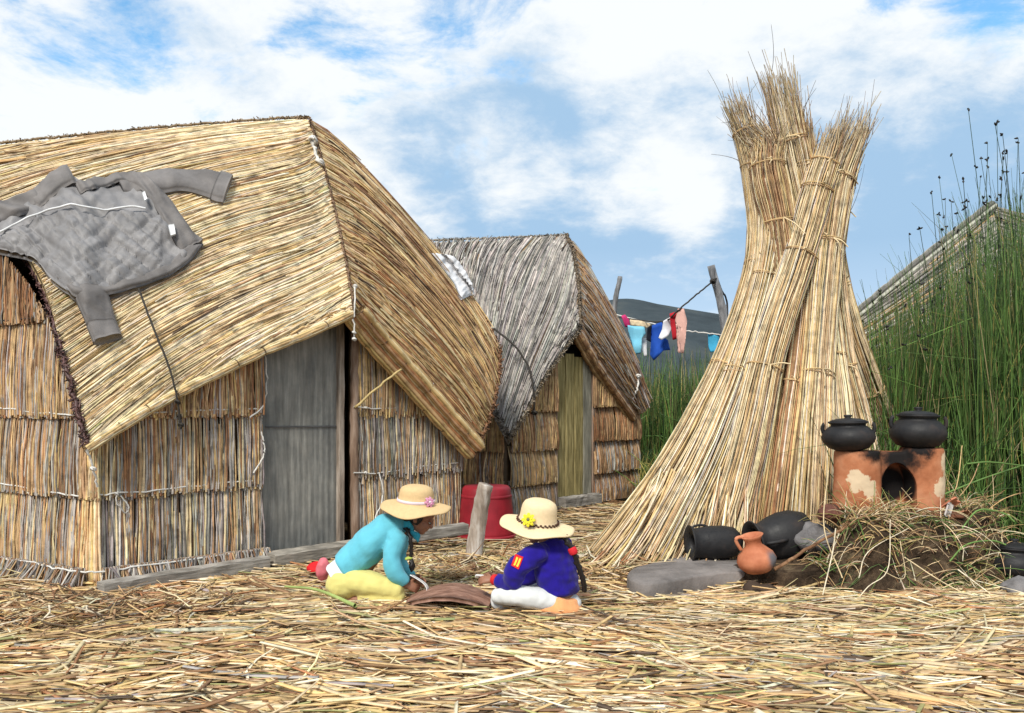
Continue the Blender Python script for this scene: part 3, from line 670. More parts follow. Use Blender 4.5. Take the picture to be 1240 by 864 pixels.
rough_box('door_frame', w2(q1+.010, .05, .04), w2(q1+.010, 1.72, .04), .04, .05, wood_brown, h2, 12, .004, upv=n2_)
rough_box('door_step', w2(q0-.0, .06, .10), w2(q1+.02, .06, .10), .12, .12, wood_grey, h2, 12, .006)
rough_box('gable_shade_block', w2(q0-.02, 1.66, -.1), w2(q1+.03, 1.66, -.1), .1, .22, plain('painted_gloom', (.02, .018, .015)), h2, 6, .01)  # near-black block added as painted shade in the gap above the door
cord(h2, 'tie_rope', [P(598, 398, 9.35), P(622, 418, 9.2), P(640, 445, 9.15), P(646, 475, 9.1), P(647, 500, 9.15)], .011, M['rope_dark'], 30, .003, knots=[P(647, 500, 9.12)])
cord(h2, 'tie_rope', [P(773, 455, 10.85), P(772, 470, 10.75), P(765, 484, 10.7), P(755, 490, 10.7)], .013, None, 24, .004, knots=[P(773, 456, 10.8), P(756, 490, 10.68), P(757, 494, 10.68)])

# ------------------------------------------------------------------ hut 3 (behind the green reeds)
h3 = empty('reed_hut', (3.6, 10.4, 0), 'grey hut roof rising behind the tall green reeds at the right', 'hut', 'reed huts of the island')
T3 = P(1200, 250, 10.6); C3 = P(1015, 400, 9.9); 
seam3 = [P(1238, 420, 9.6), P(1220, 335, 10.1), T3]; 
loe3 = [P(1015, 520, 9.4), P(1010, 450, 9.7), C3]
m3a = Coons(seam3, loe3, [seam3[0], loe3[0]], [T3, P(1110, 325, 10.2), C3], .05)
roof_mat(h3, m3a, 700, dict(grey=3, tan=.7, lgrey=1), dict(grey=2, dgrey=1, tan=1, lgrey=1), rad=.013, full=.4, out=.05, K=6, base=(.2, .18, .15))
m3b = Coons(seam3, [P(1420, 560, 11.0), P(1390, 400, 11.6), P(1360, 300, 12.2)], [seam3[0], P(1420, 560, 11.0)], [T3, P(1360, 300, 12.2)], .05)
roof_mat(h3, m3b, 700, dict(grey=3, tan=.7, lgrey=1), dict(grey=2, dgrey=1, tan=1, lgrey=1), rad=.013, full=.4, out=.05, K=6, base=(.2, .18, .15))
rolled_edge(h3, 'rake_roll', [T3+A_(0, -.04, 0), P(1110, 322, 10.2), C3+A_(0, -.04, 0)], .06, dict(grey=3, dgrey=2, lgrey=.5), 9)
wall(h3, (3.7, 10.0), (5.2, 10.0), [(0, .8, MX), (.78, 1.6, MX)], lambda s: 1.5, 40, .014, 'front_wall')
mb = Coons([T3, C3], [T3+A_(1.6, 2.6, -1.9), C3+A_(.9, 2.6, -1.3)], [T3, T3+A_(1.6, 2.6, -1.9)], [C3, C3+A_(.9, 2.6, -1.3)])
acc = Acc(); V, Fq = slab_of(mb, mb.nrm, .06); acc.add(V, Fq, A_(.22, .19, .15)); acc.build('back_thatch', M['reed'], h3)

# ------------------------------------------------------------------ stack of reed bundles
def bundle(pts, r_foot, r_mid, r_top, n, spec, ties, label, flare=.5, topdark=.5, whisk=8, frm=0.0):
    """pts: 3-D control points foot>top"""
    n = int(n*1.45); path = smooth_path(pts, 22); K = 22; o = empty('reed_bundle', (path[0][0], path[0][1], 0), label, 'reed bundle', 'reed bundles of the standing stack')
    T = np.gradient(path, axis=0); T /= np.linalg.norm(T, axis=1, keepdims=True)
    e1 = np.cross(T, A_(0, 1, 0)); e1 /= np.linalg.norm(e1, axis=1, keepdims=True); e2 = np.cross(T, e1)
    th = rng.uniform(0, 2*np.pi, n); rr = np.sqrt(rng.uniform(.12, 1, n)); t = np.linspace(0, 1, K)
    prof = np.interp(t, [0, .1, .45, .8, 1], [r_foot, r_foot*.86, r_mid, r_top, r_top*.92])
    pin = np.ones(K)
    for tt in ties: pin *= 1-.07*np.exp(-((t-tt)/.035)**2)
    tend = np.where(rng.random(n) < .72, rng.uniform(.76, 1.01, n), 1.0)+rng.exponential(.016, n); tst = rng.uniform(-.004, .02, n)
    u = tst[:, None]+(tend-tst)[:, None]*t[None]
    pth = np.stack([np.interp(u.ravel(), t, path[:, k]) for k in range(3)], 1).reshape(n, K, 3)
    over = np.maximum(u-1, 0)[..., None]*np.linalg.norm(path[-1]-path[0]); pth = pth+T[-1]*over
    R = (np.interp(u.ravel(), t, prof*pin)).reshape(n, K)*rr[:, None]
    th2 = th[:, None]+rng.normal(0, .10, (n, 1))*t[None]*2
    E1 = np.stack([np.interp(u.ravel(), t, e1[:, k]) for k in range(3)], 1).reshape(n, K, 3); E2 = np.stack([np.interp(u.ravel(), t, e2[:, k]) for k in range(3)], 1).reshape(n, K, 3)
    splay = rng.normal(0, .75, (n, 2, 1))*np.clip((u[:, None]-.86)/.14, 0, 2)**2*r_top*.20
    Pp = pth+E1*(R*np.cos(th2)+splay[:, 0])[..., None]+E2*(R*np.sin(th2)+splay[:, 1])[..., None]
    Pp = Pp+rng.normal(0, .0025, (n, K, 3)); Pp[..., 2] = np.maximum(Pp[..., 2], .015)
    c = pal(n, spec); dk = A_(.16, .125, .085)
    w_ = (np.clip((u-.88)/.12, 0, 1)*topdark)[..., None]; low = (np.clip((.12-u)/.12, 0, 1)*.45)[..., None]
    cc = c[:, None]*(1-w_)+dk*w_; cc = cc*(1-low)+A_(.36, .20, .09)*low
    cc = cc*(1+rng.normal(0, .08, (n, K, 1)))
    rad = rng.uniform(.0036, .0070, n)[:, None]*(1-.55*np.clip(u, 0, 1)**1.5)
    acc = Acc(); acc.add(*tubes(Pp, rad, rad*.85, None, np.clip(cc, .01, 1), 5)); acc.build('reeds', M['reed'], o)
    # ties
    for tt in ties:
        i = tt*(K-1); i0 = int(i); f = i-i0; c0 = path[i0]*(1-f)+path[min(i0+1, K-1)]*f; r = np.interp(tt, t, prof*pin)*1.01
        a = Acc(); q = np.linspace(0, 2*np.pi, 20)
        for j in range(2):
            sl_ = rng.normal(0, .10); ring = c0+T[i0]*(j-.5)*.012+np.outer(np.cos(q), e1[i0])*r+np.outer(np.sin(q), e2[i0])*r+np.outer(np.cos(q+rng.uniform(0, 6)), T[i0])*r*sl_
            a.add(*tube(ring, .0042, 5, STRAW['gold'] if j else STRAW['tan'], T[i0]))
        kp = c0-e2[i0]*r*np.sign(e2[i0][1])*1.0
        for j in range(2):
            e = rng.normal(0, 1, 3)*.05+A_(0, -.02, -.02); a.add(*tube(smooth_path([kp, kp+e*.6+A_(0, -.02, .01), kp+e*1.2], 8), .005, 5, STRAW['pale']))
        a.build('tie', M['reed'], o)
    if whisk:
        a = Acc(); N = whisk; i = rng.integers(0, n, N); st = Pp[i, -2]; ln = rng.uniform(.10, .42, N)
        dv = T[-1]+rng.normal(0, .26, (N, 3)); dv /= np.linalg.norm(dv, axis=1, keepdims=True); tt_ = np.linspace(0, 1, 6)
        W = st[:, None]+dv[:, None]*(ln[:, None]*tt_)[..., None]; W = W+rng.normal(0, .07, (N, 1, 3))*(tt_**2)[None, :, None]
        a.add(*tubes(W, .0032*(1-.6*tt_)[None].repeat(N, 0), None, None, pal(N, dict(dark=2, dgrey=2, brown=1.5)), 4)); a.build('dry_tips', M['reed'], o)
    return o
SP = dict(pale=3.6, gold=1.8, white=2.4, tan=1.8, brown=.5, rust=.35, lgrey=.5)
SPd = dict(pale=1.5, gold=2, tan=3, brown=1.2, rust=.6, white=.8)
def bp(*a): return [P(*x) for x in a]
B_ = [
 # foot .. top in pixels and depth
 (bp((1078, 640, 8.2), (1030, 500, 7.8), (995, 380, 7.5), (975, 270, 7.4), (955, 190, 7.4)), .20, .12, .08, 120, SPd, (.3, .7), 'dull bundle at the back of the reed stack, mostly hidden'),
 (bp((930, 640, 8.3), (945, 500, 7.9), (955, 380, 7.6), (960, 270, 7.45), (938, 200, 7.4)), .20, .12, .08, 130, SPd, (.45, .8), 'brownish bundle deep in the middle gap of the stack'),
 (bp((1092, 632, 7.9), (1068, 520, 7.6), (1028, 400, 7.35), (1008, 290, 7.3), (1022, 200, 7.3)), .19, .115, .085, 150, SP, (.35, .62, .85), 'rightmost reed bundle of the stack, just above the clay stove'),
 (bp((735, 688, 6.35), (822, 560, 6.7), (889, 420, 7.0), (922, 300, 7.2), (913, 200, 7.25), (893, 132, 7.3)), .19, .12, .115, 230, SP, (.36, .56, .80, .91), 'leftmost bundle of the stack, leaning furthest over the ground'),
 (bp((785, 692, 6.3), (858, 545, 6.65), (908, 410, 6.95), (936, 290, 7.1), (930, 190, 7.15), (912, 160, 7.2)), .20, .12, .125, 230, SP, (.33, .52, .76), 'second bundle from the left in the standing stack'),
 (bp((1030, 690, 6.55), (1014, 545, 6.8), (1003, 420, 7.0), (985, 300, 7.15), (962, 190, 7.2), (943, 100, 7.25)), .20, .125, .14, 250, SP, (.38, .62, .84), 'bundle of the stack rising behind the left stove pot to the tallest tip'),
 (bp((1060, 650, 7.0), (1042, 540, 7.1), (1015, 420, 7.15), (1002, 300, 7.2), (1022, 190, 7.3)), .17, .12, .15, 210, SP, (.45, .72), 'slim bundle of the stack passing right of the left stove pot'),
 (bp((925, 700, 6.5), (944, 560, 6.6), (962, 430, 6.9), (975, 300, 7.1), (978, 220, 7.15), (968, 152, 7.2)), .17, .115, .105, 210, SPd, (.34, .60, .85), 'narrow tan bundle in the centre of the stack, frayed at its ties'),
 (bp((975, 700, 6.55), (982, 560, 6.6), (990, 430, 6.85), (1000, 310, 7.0), (1012, 225, 7.1), (1036, 155, 7.2)), .20, .13, .15, 270, SP, (.36, .63, .82), 'bundle above the fallen black pots, opening out to the right at the top'),
 (bp((858, 702, 6.42), (900, 560, 6.6), (932, 420, 6.75), (968, 310, 6.95), (992, 225, 7.05), (1010, 170, 7.15)), .21, .13, .14, 270, SP, (.36, .60, .78, .88), 'broad pale bundle at the front centre of the stack'),
 (bp((1000, 420, 7.0), (985, 330, 7.1), (960, 250, 7.1), (945, 190, 7.15), (938, 110, 7.2)), .07, .09, .08, 130, SPd, (.5, .75), 'short dark tipped bundle in the middle of the stack top'),
]
B_[-1] = (bp((898, 690, 6.5), (925, 560, 6.75), (950, 420, 6.95), (948, 300, 7.05), (930, 210, 7.1), (930, 175, 7.15)),)+(.16, .12, .15, 230, SPd, (.4, .66, .83), 'darker bundle squeezed behind the broad pale front one')
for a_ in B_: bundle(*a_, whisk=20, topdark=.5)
# loose reeds at the feet of the stack
acc = Acc(); N = 420
fx = rng.uniform(700, 900, N); st = np.array([P(x, 690, 6.25) for x in fx]); st[:, 2] = .03; st[:, 1] += rng.uniform(-.35, .1, N)
top_ = np.array([P(np.interp(x, [700, 900], [790, 915])+rng.normal(0, 7), 590+rng.uniform(-25, 60), 6.5) for x in fx]); t = np.linspace(0, 1, 7)[None, :, None]
Pp = st[:, None]*(1-t)+top_[:, None]*t+A_(0, 0, -.18)*np.sin(t*np.pi)*rng.uniform(.2, 1, (N, 1, 1)); Pp[..., 2] = np.maximum(Pp[..., 2], .02)
acc.add(*tubes(Pp, rng.uniform(.004, .008, N), None, None, pal(N, dict(pale=3, gold=2, tan=2, rust=1, white=2)), 5))
o = acc.build('loose_reeds', M['reed']); tag(o, 'loose reeds fanned over the feet of the left stack bundles', kind='stuff')
#@@PART3
# ------------------------------------------------------------------ living reeds
def stems(name, N, samp, hfun, label, spec, r0=.0055, lean=.10, K=7, droop=.12, sides=3):
    xy = samp(N); N = len(xy); h = hfun(xy); t = np.linspace(0, 1, K)
    a = rng.uniform(0, 2*np.pi, N); ld = np.stack([np.cos(a), np.sin(a)], 1)*np.abs(rng.normal(0, lean, N))[:, None]
    bend = rng.normal(0, droop, (N, 2))*(rng.random((N, 1))**2+.15)
    XY = xy[:, None]+(ld[:, None]*t[None, :, None]+bend[:, None]*(t**2.4)[None, :, None])*h[:, None, None]
    Z = h[:, None]*(t[None]-.12*np.linalg.norm(bend, axis=1)[:, None]*t[None]**3*2)-.03
    Pp = np.concatenate([XY, Z[..., None]], 2)
    br = rng.random(N) < .14; tb = rng.uniform(.45, .85, N); az = rng.uniform(0, 2*np.pi, N); ex = np.maximum(t[None]-tb[:, None], 0)*h[:, None]*br[:, None]
    Pp[..., 0] += ex*np.cos(az)[:, None]*.9; Pp[..., 1] += ex*np.sin(az)[:, None]*.9; Pp[..., 2] -= ex*rng.uniform(.6, 1.6, (N, 1))
    c = np.array([GREENS[k] for k in list(spec)])[rng.choice(len(spec), N, p=np.array(list(spec.values()))/sum(spec.values()))]*(1+rng.normal(0, .18, (N, 1)))
    cc = np.repeat(c[:, None], K, 1)
    R = r0*rng.uniform(.6, 1.3, (N, 1))*(1-.8*t[None]**1.5)
    acc = Acc(); acc.add(*tubes(Pp, R, None, None, np.clip(cc, .005, 1), sides)); o = acc.build(name, M['green']); tag(o, label, kind='stuff'); return o, Pp
GREENS = dict(dark=(.022, .048, .012), mid=(.065, .135, .028), light=(.14, .25, .06), yel=(.34, .30, .09), dry=(.36, .29, .15), olive=(.09, .115, .035))
def samp_right(N):
    y = rng.uniform(6.75, 9.6, N); k = rng.uniform(.365, .78, N)**1.0; x = k*y
    xy = np.stack([x, y], 1); ok = ~((y < 7.3) & (k < .50)) & ~((k < .385) & (y < 7.6)); return xy[ok]
def h_right(xy):
    px = CX+F_PX*xy[:, 0]/xy[:, 1]; ty = np.interp(px, [1020, 1060, 1110, 1170, 1240, 1500], [430, 395, 355, 310, 262, 240])
    z = EZ+(HY-ty)/F_PX*xy[:, 1]; return z*rng.uniform(.62, 1.15, len(xy))
stems('green_reeds', 8000, samp_right, h_right, 'dense stand of tall dark green reeds growing at the right', dict(dark=1.6, mid=3.0, light=2.8, olive=1.6, yel=.6, dry=.4), .0062, .09)
# flowering rushes with dark seed heads
N = 62; y = rng.uniform(6.7, 8.8, N); k = .385+.20*rng.random(N)**.6; k = np.minimum(k, .60); xy = np.stack([k*y, y], 1); px = CX+F_PX*k
ty = np.interp(px, [1030, 1080, 1130, 1180, 1240, 1290], [370, 320, 255, 190, 130, 90])+rng.uniform(-25, 110, N); h = EZ+(HY-ty)/F_PX*y
K = 8; t = np.linspace(0, 1, K); ld = rng.normal(0, .06, (N, 2)); bd = rng.normal(0, .05, (N, 2))
Pp = np.concatenate([xy[:, None]+(ld[:, None]*t[None, :, None]+bd[:, None]*(t**2)[None, :, None])*h[:, None, None], (h[:, None]*t)[..., None]], 2)
acc = Acc(); acc.add(*tubes(Pp, .0055*(1-.6*t)[None].repeat(N, 0), None, None, np.array([GREENS['dark']])*rng.uniform(.6, 1.6, (N, 1)), 4))
for i in range(N):
    for j in range(1+int(rng.random() < .5)+int(rng.random() < .3)):
        u = 1 if j == 0 else rng.uniform(.72, .97); c = np.array([np.interp(u, t, Pp[i, :, q]) for q in range(3)])
        for q in range(3):
            d = unit(rng.normal(0, 1, 3)+A_(0, 0, .4)); L = rng.uniform(.018, .034); path = np.array([c, c+d*L*.5, c+d*L])[None]
            acc.add(*tubes(path, np.array([[.003, .009, .002]]), None, None, np.array([[.012, .010, .008]]), 5))
o = acc.build('flowering_rushes', M['green']); tag(o, 'thin flowering rushes with black seed heads standing against the sky', kind='stuff')
def samp_mid(N):
    y = rng.uniform(12.6, 17.5, N); k = rng.uniform(.07, .37, N); return np.stack([k*y, y], 1)
stems('green_reeds', 3600, samp_mid, lambda xy: (EZ+(HY-rng.uniform(405, 462, len(xy)))/F_PX*xy[:, 1])*rng.uniform(.72, 1, len(xy)), 'reed bed behind the small hut, below the washing line', dict(dark=1.5, mid=3, light=2, yel=1.0, dry=.8, olive=2), .010, .10, 6)
def samp_back(N):
    y = rng.uniform(13, 22, N); k = rng.uniform(-.9, .95, N); return np.stack([k*y, y], 1)
stems('green_reeds', 3500, samp_back, lambda xy: rng.uniform(1.1, 1.75, len(xy)), 'far belt of green reeds around the island', dict(dark=2, mid=3, light=1, olive=2), .016, .10, 5)
stems('green_reeds', 500, lambda N: np.stack([rng.uniform(1.45, 2.3, N), rng.uniform(10.6, 12.2, N)], 1), lambda xy: rng.uniform(.2, .7, len(xy)), 'low yellow-green grass beside the small hut', dict(light=2, yel=2, mid=1), .010, .35, 6, .5)
stems('green_reeds', 700, lambda N: np.stack([rng.uniform(2.4, 4.6, N), rng.uniform(6.3, 7.2, N)], 1), lambda xy: .3+rng.uniform(.1, 1.0, len(xy)), 'shorter bent reeds behind the clay stove', dict(dark=2, mid=3, light=1.6, yel=.5, dry=.4), .005, .25, 8, .45)

# ------------------------------------------------------------------ earth mound
def S(x): x = np.clip(x, 0, 1); return x*x*(3-2*x)
def mound_h(x, y):
    edge = 5.50+.10*np.sin(x*5)+.05*np.sin(x*13+1)
    k = x/np.maximum(y, .1)
    hi = .46*S((y-edge)/.26)*S((k-.325)/.05)*S((.555-k)/.03)*S((7.6-y)/.5)
    lo = .15*S((y-edge+.02)/.12)*S((k-.235)/.03)*S((.42-k)/.04)*S((6.35-y)/.3)
    return np.maximum(hi, lo)
xs = np.linspace(.85, 4.4, 190); ys = np.linspace(5.2, 7.7, 140); X, Y = np.meshgrid(xs, ys, indexing='ij'); Z = mound_h(X, Y)
V = np.stack([X, Y, Z-.03], -1).reshape(-1, 3)
for i, v in enumerate(V):
    k = min(1, max(0, (v[2]+.03)/.10)); nn = noise.noise_vector(Vector(v)*7)*.045+noise.noise_vector(Vector(v)*19)*.02
    V[i] += np.array(nn)*k*A_(1, 1, .6)
idx = np.arange(len(V)).reshape(X.shape); Fq = np.stack([idx[:-1, :-1], idx[1:, :-1], idx[1:, 1:], idx[:-1, 1:]], -1).reshape(-1, 4)
m, n, l, b = base_mat('matted_earth', .95, .1); t = noise_n(n, l, 7, 8, .7); t2 = noise_n(n, l, 3.2, 6, .6)
r = ramp(n, l, t.outputs[0], [(.32, (.012, .009, .006)), (.5, (.075, .050, .032)), (.62, (.16, .115, .07)), (.75, (.24, .20, .15))])
r2 = ramp(n, l, t2.outputs[0], [(.60, (0, 0, 0)), (.72, (1, 1, 1))]); l.new(mixc(n, l, r2.outputs[0], r.outputs[0], (.045, .06, .018)), b.inputs['Base Color'])
t3 = noise_n(n, l, 28, 6, .7); bump(n, l, b, t3.outputs[0], .9, .03)
o = mk('earth_mound', V, Fq, m, origin=(2.4, 6.0, 0)); tag(o, 'dark matted earth mound carrying the clay stove', kind='structure')
# grass and dry stalks on the mound
def mound_stalks(name, N, spec, Lm, r, label, mat, updown=.5, greens=False, front=True):
    k = rng.uniform(.335, .56, N); y = np.where(rng.random(N) < .6, rng.uniform(5.5, 5.8, N), rng.uniform(5.7, 6.5, N)); x = k*y; z = mound_h(x, y)
    L = rng.uniform(.3, 1, N)*Lm; K = 7; t = np.linspace(0, 1, K); a = rng.uniform(0, 2*np.pi, N); d = np.stack([np.cos(a)*.9, np.sin(a)*.5-.35, rng.uniform(-.1, 1.1, N)], 1); d /= np.linalg.norm(d, axis=1, keepdims=True)
    Pp = np.stack([x, y, z], 1)[:, None]+d[:, None]*(L[:, None]*t)[..., None]; Pp[..., 2] -= (L[:, None]*rng.uniform(.05, .7, (N, 1)))*t**2.2
    fl = gz_np(Pp[..., 0], Pp[..., 1])+.02; zz = Pp[..., 2]; Pp[..., 2] = np.maximum(zz, np.maximum(mound_h(Pp[..., 0], Pp[..., 1])-.02, fl))
    if greens: c = np.array([GREENS[q] for q in ('mid', 'light', 'light', 'yel', 'dark')])[rng.integers(0, 5, N)]
    else: c = pal(N, spec)
    acc = Acc(); acc.add(*tubes(Pp, (r*rng.uniform(.5, 1.3, N))[:, None]*(1-.7*t), None, None, c, 4)); o = acc.build(name, mat); tag(o, label, kind='stuff')
mound_stalks('mound_grass', 330, None, .34, .0036, 'green grass blades bending over the edge of the mound', M['green'], greens=True)
mound_stalks('mound_straw', 700, dict(pale=2, gold=2, tan=2, brown=2, white=1, dark=1), .30, .0040, 'dry stalks lying and hanging over the mound', M['reed'])
acc = Acc()
for pts, r_, c_ in [([(1003, 570, 5.5), (998, 640, 5.45), (1020, 700, 5.4)], .008, 'pale'), ([(1012, 640, 5.4), (1008, 670, 5.38), (996, 722, 5.3)], .008, 'white'), ([(1078, 630, 5.5), (1075, 690, 5.4), (1050, 712, 5.3), (1025, 745, 5.2)], .006, 'white'),
                    ([(1165, 540, 6.2), (1158, 590, 6.0), (1140, 620, 5.9)], .007, 'gold'), ([(1186, 560, 6.1), (1175, 585, 6.0), (1150, 615, 5.9)], .006, 'tan'), ([(1095, 675, 5.5), (1150, 710, 5.35), (1225, 745, 5.2)], .007, 'pale'), ([(1160, 690, 5.5), (1200, 720, 5.3), (1230, 742, 5.2)], .009, 'white'),
                    ([(1090, 655, 5.5), (1095, 700, 5.4), (1065, 690, 5.4)], .005, 'pale'), ([(1202, 575, 6.1), (1203, 600, 6.1), (1200, 625, 6.1)], .005, 'pale'), ([(1040, 700, 5.4), (1052, 668, 5.45), (1100, 640, 5.6)], .006, 'white')]:
    acc.add(*tube(smooth_path(bp(*pts), 18), r_*.5, 5, STRAW[c_]))
o = acc.build('mound_stalks', M['reed']); tag(o, 'long pale bent stalks drooping over the front of the mound', kind='stuff')
acc = Acc()
for pts in [[(1170, 562, 6.0), (1200, 560, 6.1), (1250, 566, 6.3)], [(1140, 600, 5.95), (1190, 580, 6.1), (1250, 560, 6.4)], [(1165, 640, 5.7), (1185, 618, 5.75), (1215, 622, 5.8), (1228, 632, 5.8)], [(1150, 680, 5.6), (1170, 660, 5.6), (1200, 655, 5.7), (1218, 660, 5.7)]]:
    acc.add(*tube(smooth_path(bp(*pts), 18), .006, 5, GREENS['light']))
o = acc.build('mound_grass', M['green']); tag(o, 'long green blades arching over the right end of the mound', kind='stuff')
tag(pole('stick', bp((938, 690, 5.35), (990, 658, 5.45), (1045, 628, 5.6)), .011, .008, wood_mat('bark', (.16, .08, .04), (.30, .17, .09), (3, 3, 3)), None, 18, .004, 8), 'thin brown stick leaning on the mound beside the small clay jug', 'stick')

# ------------------------------------------------------------------ helpers for solid shapes
def ellipsoid(c, r, ax=None, n=18):
    ax = np.eye(3) if ax is None else np.array(ax); V = []; Fs = []; m_ = n//2
    for i in range(1, m_):
        th = math.pi*i/m_
        for k in range(n):
            ph = 2*math.pi*k/n; q = A_(math.sin(th)*math.cos(ph)*r[0], math.sin(th)*math.sin(ph)*r[1], math.cos(th)*r[2]); V.append(np.asarray(c)+q@ax)
    V.append(np.asarray(c)+A_(0, 0, r[2])@ax); V.append(np.asarray(c)-A_(0, 0, r[2])@ax)
    for i in range(m_-2):
        for k in range(n): Fs.append((i*n+k, (i+1)*n+k, (i+1)*n+(k+1) % n, i*n+(k+1) % n))
    a, b2 = len(V)-2, len(V)-1
    for k in range(n): Fs.append((a, k, (k+1) % n)); Fs.append((b2, (m_-2)*n+(k+1) % n, (m_-2)*n+k))
    return V, Fs
def loft(pts, R1, R2=None, ref=(0, 1, 0), n=18, res=16, cap=.6):
    pts = np.asarray(pts, float); R1 = np.asarray(R1, float); R2 = R1 if R2 is None else np.asarray(R2, float)
    p = smooth_path(pts, res); tt = np.linspace(0, len(pts)-1, res); r1 = np.interp(tt, range(len(pts)), R1); r2 = np.interp(tt, range(len(pts)), R2)
    T_ = np.gradient(p, axis=0); T_ /= np.linalg.norm(T_, axis=1, keepdims=True)
    rings = []
    def ring(c, T1, a, b2):
        e = np.asarray(ref, float)-T1*np.dot(ref, T1); e = unit(e); f_ = np.cross(T1, e)
        return [c+e*a*math.cos(2*math.pi*k/n)+f_*b2*math.sin(2*math.pi*k/n) for k in range(n)]
    for s_ in (.15, .55, .85): rings.append(ring(p[0]-T_[0]*r2[0]*cap*math.sqrt(1-s_*s_), T_[0], r1[0]*s_, r2[0]*s_))
    for i in range(res): rings.append(ring(p[i], T_[i], r1[i], r2[i]))
    for s_ in (.85, .55, .15): rings.append(ring(p[-1]+T_[-1]*r2[-1]*cap*math.sqrt(1-s_*s_), T_[-1], r1[-1]*s_, r2[-1]*s_))
    V = [v for r in rings for v in r]; Fs = []; m_ = len(rings)
    for i in range(m_-1):
        for k in range(n): Fs.append((i*n+k, i*n+(k+1) % n, (i+1)*n+(k+1) % n, (i+1)*n+k))
    Fs.append(tuple(range(n))[::-1]); Fs.append(tuple((m_-1)*n+k for k in range(n)))
    return V, Fs
class Sol:
    def __init__(s): s.V = []; s.F = []
    def add(s, VF):
        k = len(s.V); s.V += [np.asarray(v, float) for v in VF[0]]; s.F += [tuple(i+k for i in f) for f in VF[1]]; return s
def voxel(sol, vs_, smooth=6, cutter=None):
    me = bpy.data.meshes.new('tmp'); me.from_pydata([tuple(v) for v in sol.V], [], sol.F); me.update()
    bm = bmesh.new(); bm.from_mesh(me); bmesh.ops.recalc_face_normals(bm, faces=bm.faces); bm.to_mesh(me); bm.free()
    o = bpy.data.objects.new('tmp', me); scene.collection.objects.link(o)
    md = o.modifiers.new('r', 'REMESH'); md.mode = 'VOXEL'; md.voxel_size = vs_
    if smooth: sm = o.modifiers.new('s', 'SMOOTH'); sm.iterations = smooth; sm.factor = .5
    dg = bpy.context.evaluated_depsgraph_get(); dg.update(); e = o.evaluated_get(dg); m2 = bpy.data.meshes.new_from_object(e)
    V = np.array([v.co[:] for v in m2.vertices]); Nn = np.array([v.normal[:] for v in m2.vertices]); Fs = [tuple(p.vertices) for p in m2.polygons]
    bpy.data.objects.remove(o); bpy.data.meshes.remove(me); bpy.data.meshes.remove(m2)
    return V, Nn, Fs
def solid(name, sol, vs_, mat, parent=None, smooth=6, disp=None, origin=None, C=None):
    V, Nn, Fs = voxel(sol, vs_, smooth)
    if disp is not None: V = V+Nn*np.array([disp(v, q) for v, q in zip(V, Nn)])[:, None]
    return mk(name, V, Fs, mat, parent, None, True, origin)

# ------------------------------------------------------------------ clay stove, pots
ST = A_(2.50, 6.02, .455)
stv = empty('clay_stove', ST, 'two-burner orange clay stove with a sooty arched fire mouth', 'stove')
s_ = Sol(); H = .40
xl, xr = (1038-CX)/F_PX*6.02, (1116-CX)/F_PX*6.02
for xc, R, hh in ((xl, .152, .385), (xr, .142, .405)):
    s_.add(lathe([(R*1.02, 0), (R*1.03, .05), (R, .2), (R*.97, hh-.02), (R*.93, hh)], 32, origin=(xc, ST[1], ST[2])))
V, Fq = box_verts((xl, ST[1]-.060, ST[2]), A_(xr-xl, 0, 0), A_(0, .205, 0), A_(0, 0, .378)); s_.add((V, Fq))
V, Nn, Fs = voxel(s_, .009, 5)
V = V+Nn*np.array([noise.noise(Vector(v)*9)*.007+noise.noise(Vector(v)*30)*.002 for v in V])[:, None]
body = mk('stove_body', V, Fs, M['reed'], stv)
cx_ = (1083-CX)/F_PX*6.0-ST[0]
cv = []; cf = []; aw = .108; ah = .31
prof = [(-aw, -.05), (-aw*.98, .14)]+[(-aw*math.cos(a), .14+(ah-.14)*math.sin(a)) for a in np.linspace(.15, math.pi-.15, 14)]+[(aw*.98, .14), (aw, -.05)]
k = len(prof)
for yy in (-.3, .085):
    for (x, z) in prof: cv.append((cx_+x, yy, z))
cf = [tuple(range(k))[::-1], tuple(range(k, 2*k))]+[(i, (i+1) % k, k+(i+1) % k, k+i) for i in range(k)]
cm = bpy.data.meshes.new('cut'); cm.from_pydata(cv, [], cf); cm.update()
bm = bmesh.new(); bm.from_mesh(cm); bmesh.ops.recalc_face_normals(bm, faces=bm.faces); bm.to_mesh(cm); bm.free()
co = bpy.data.objects.new('cut', cm); scene.collection.objects.link(co); co.location = stv.location
md = body.modifiers.new('b', 'BOOLEAN'); md.operation = 'DIFFERENCE'; md.object = co; md.solver = 'EXACT'
bpy.context.view_layer.update(); dg = bpy.context.evaluated_depsgraph_get(); m2 = bpy.data.meshes.new_from_object(body.evaluated_get(dg)); body.modifiers.clear(); body.data = m2; bpy.data.objects.remove(co)
m, n, l, b = base_mat('fired_clay', .8, .2)
t = noise_n(n, l, 6, 6, .6); r = ramp(n, l, t.outputs[0], [(.3, (.26, .085, .035)), (.5, (.42, .16, .075)), (.7, (.52, .24, .13))])
tcs = n.new('ShaderNodeTexCoord'); t2 = noise_n(n, l, 13, 6, .65)
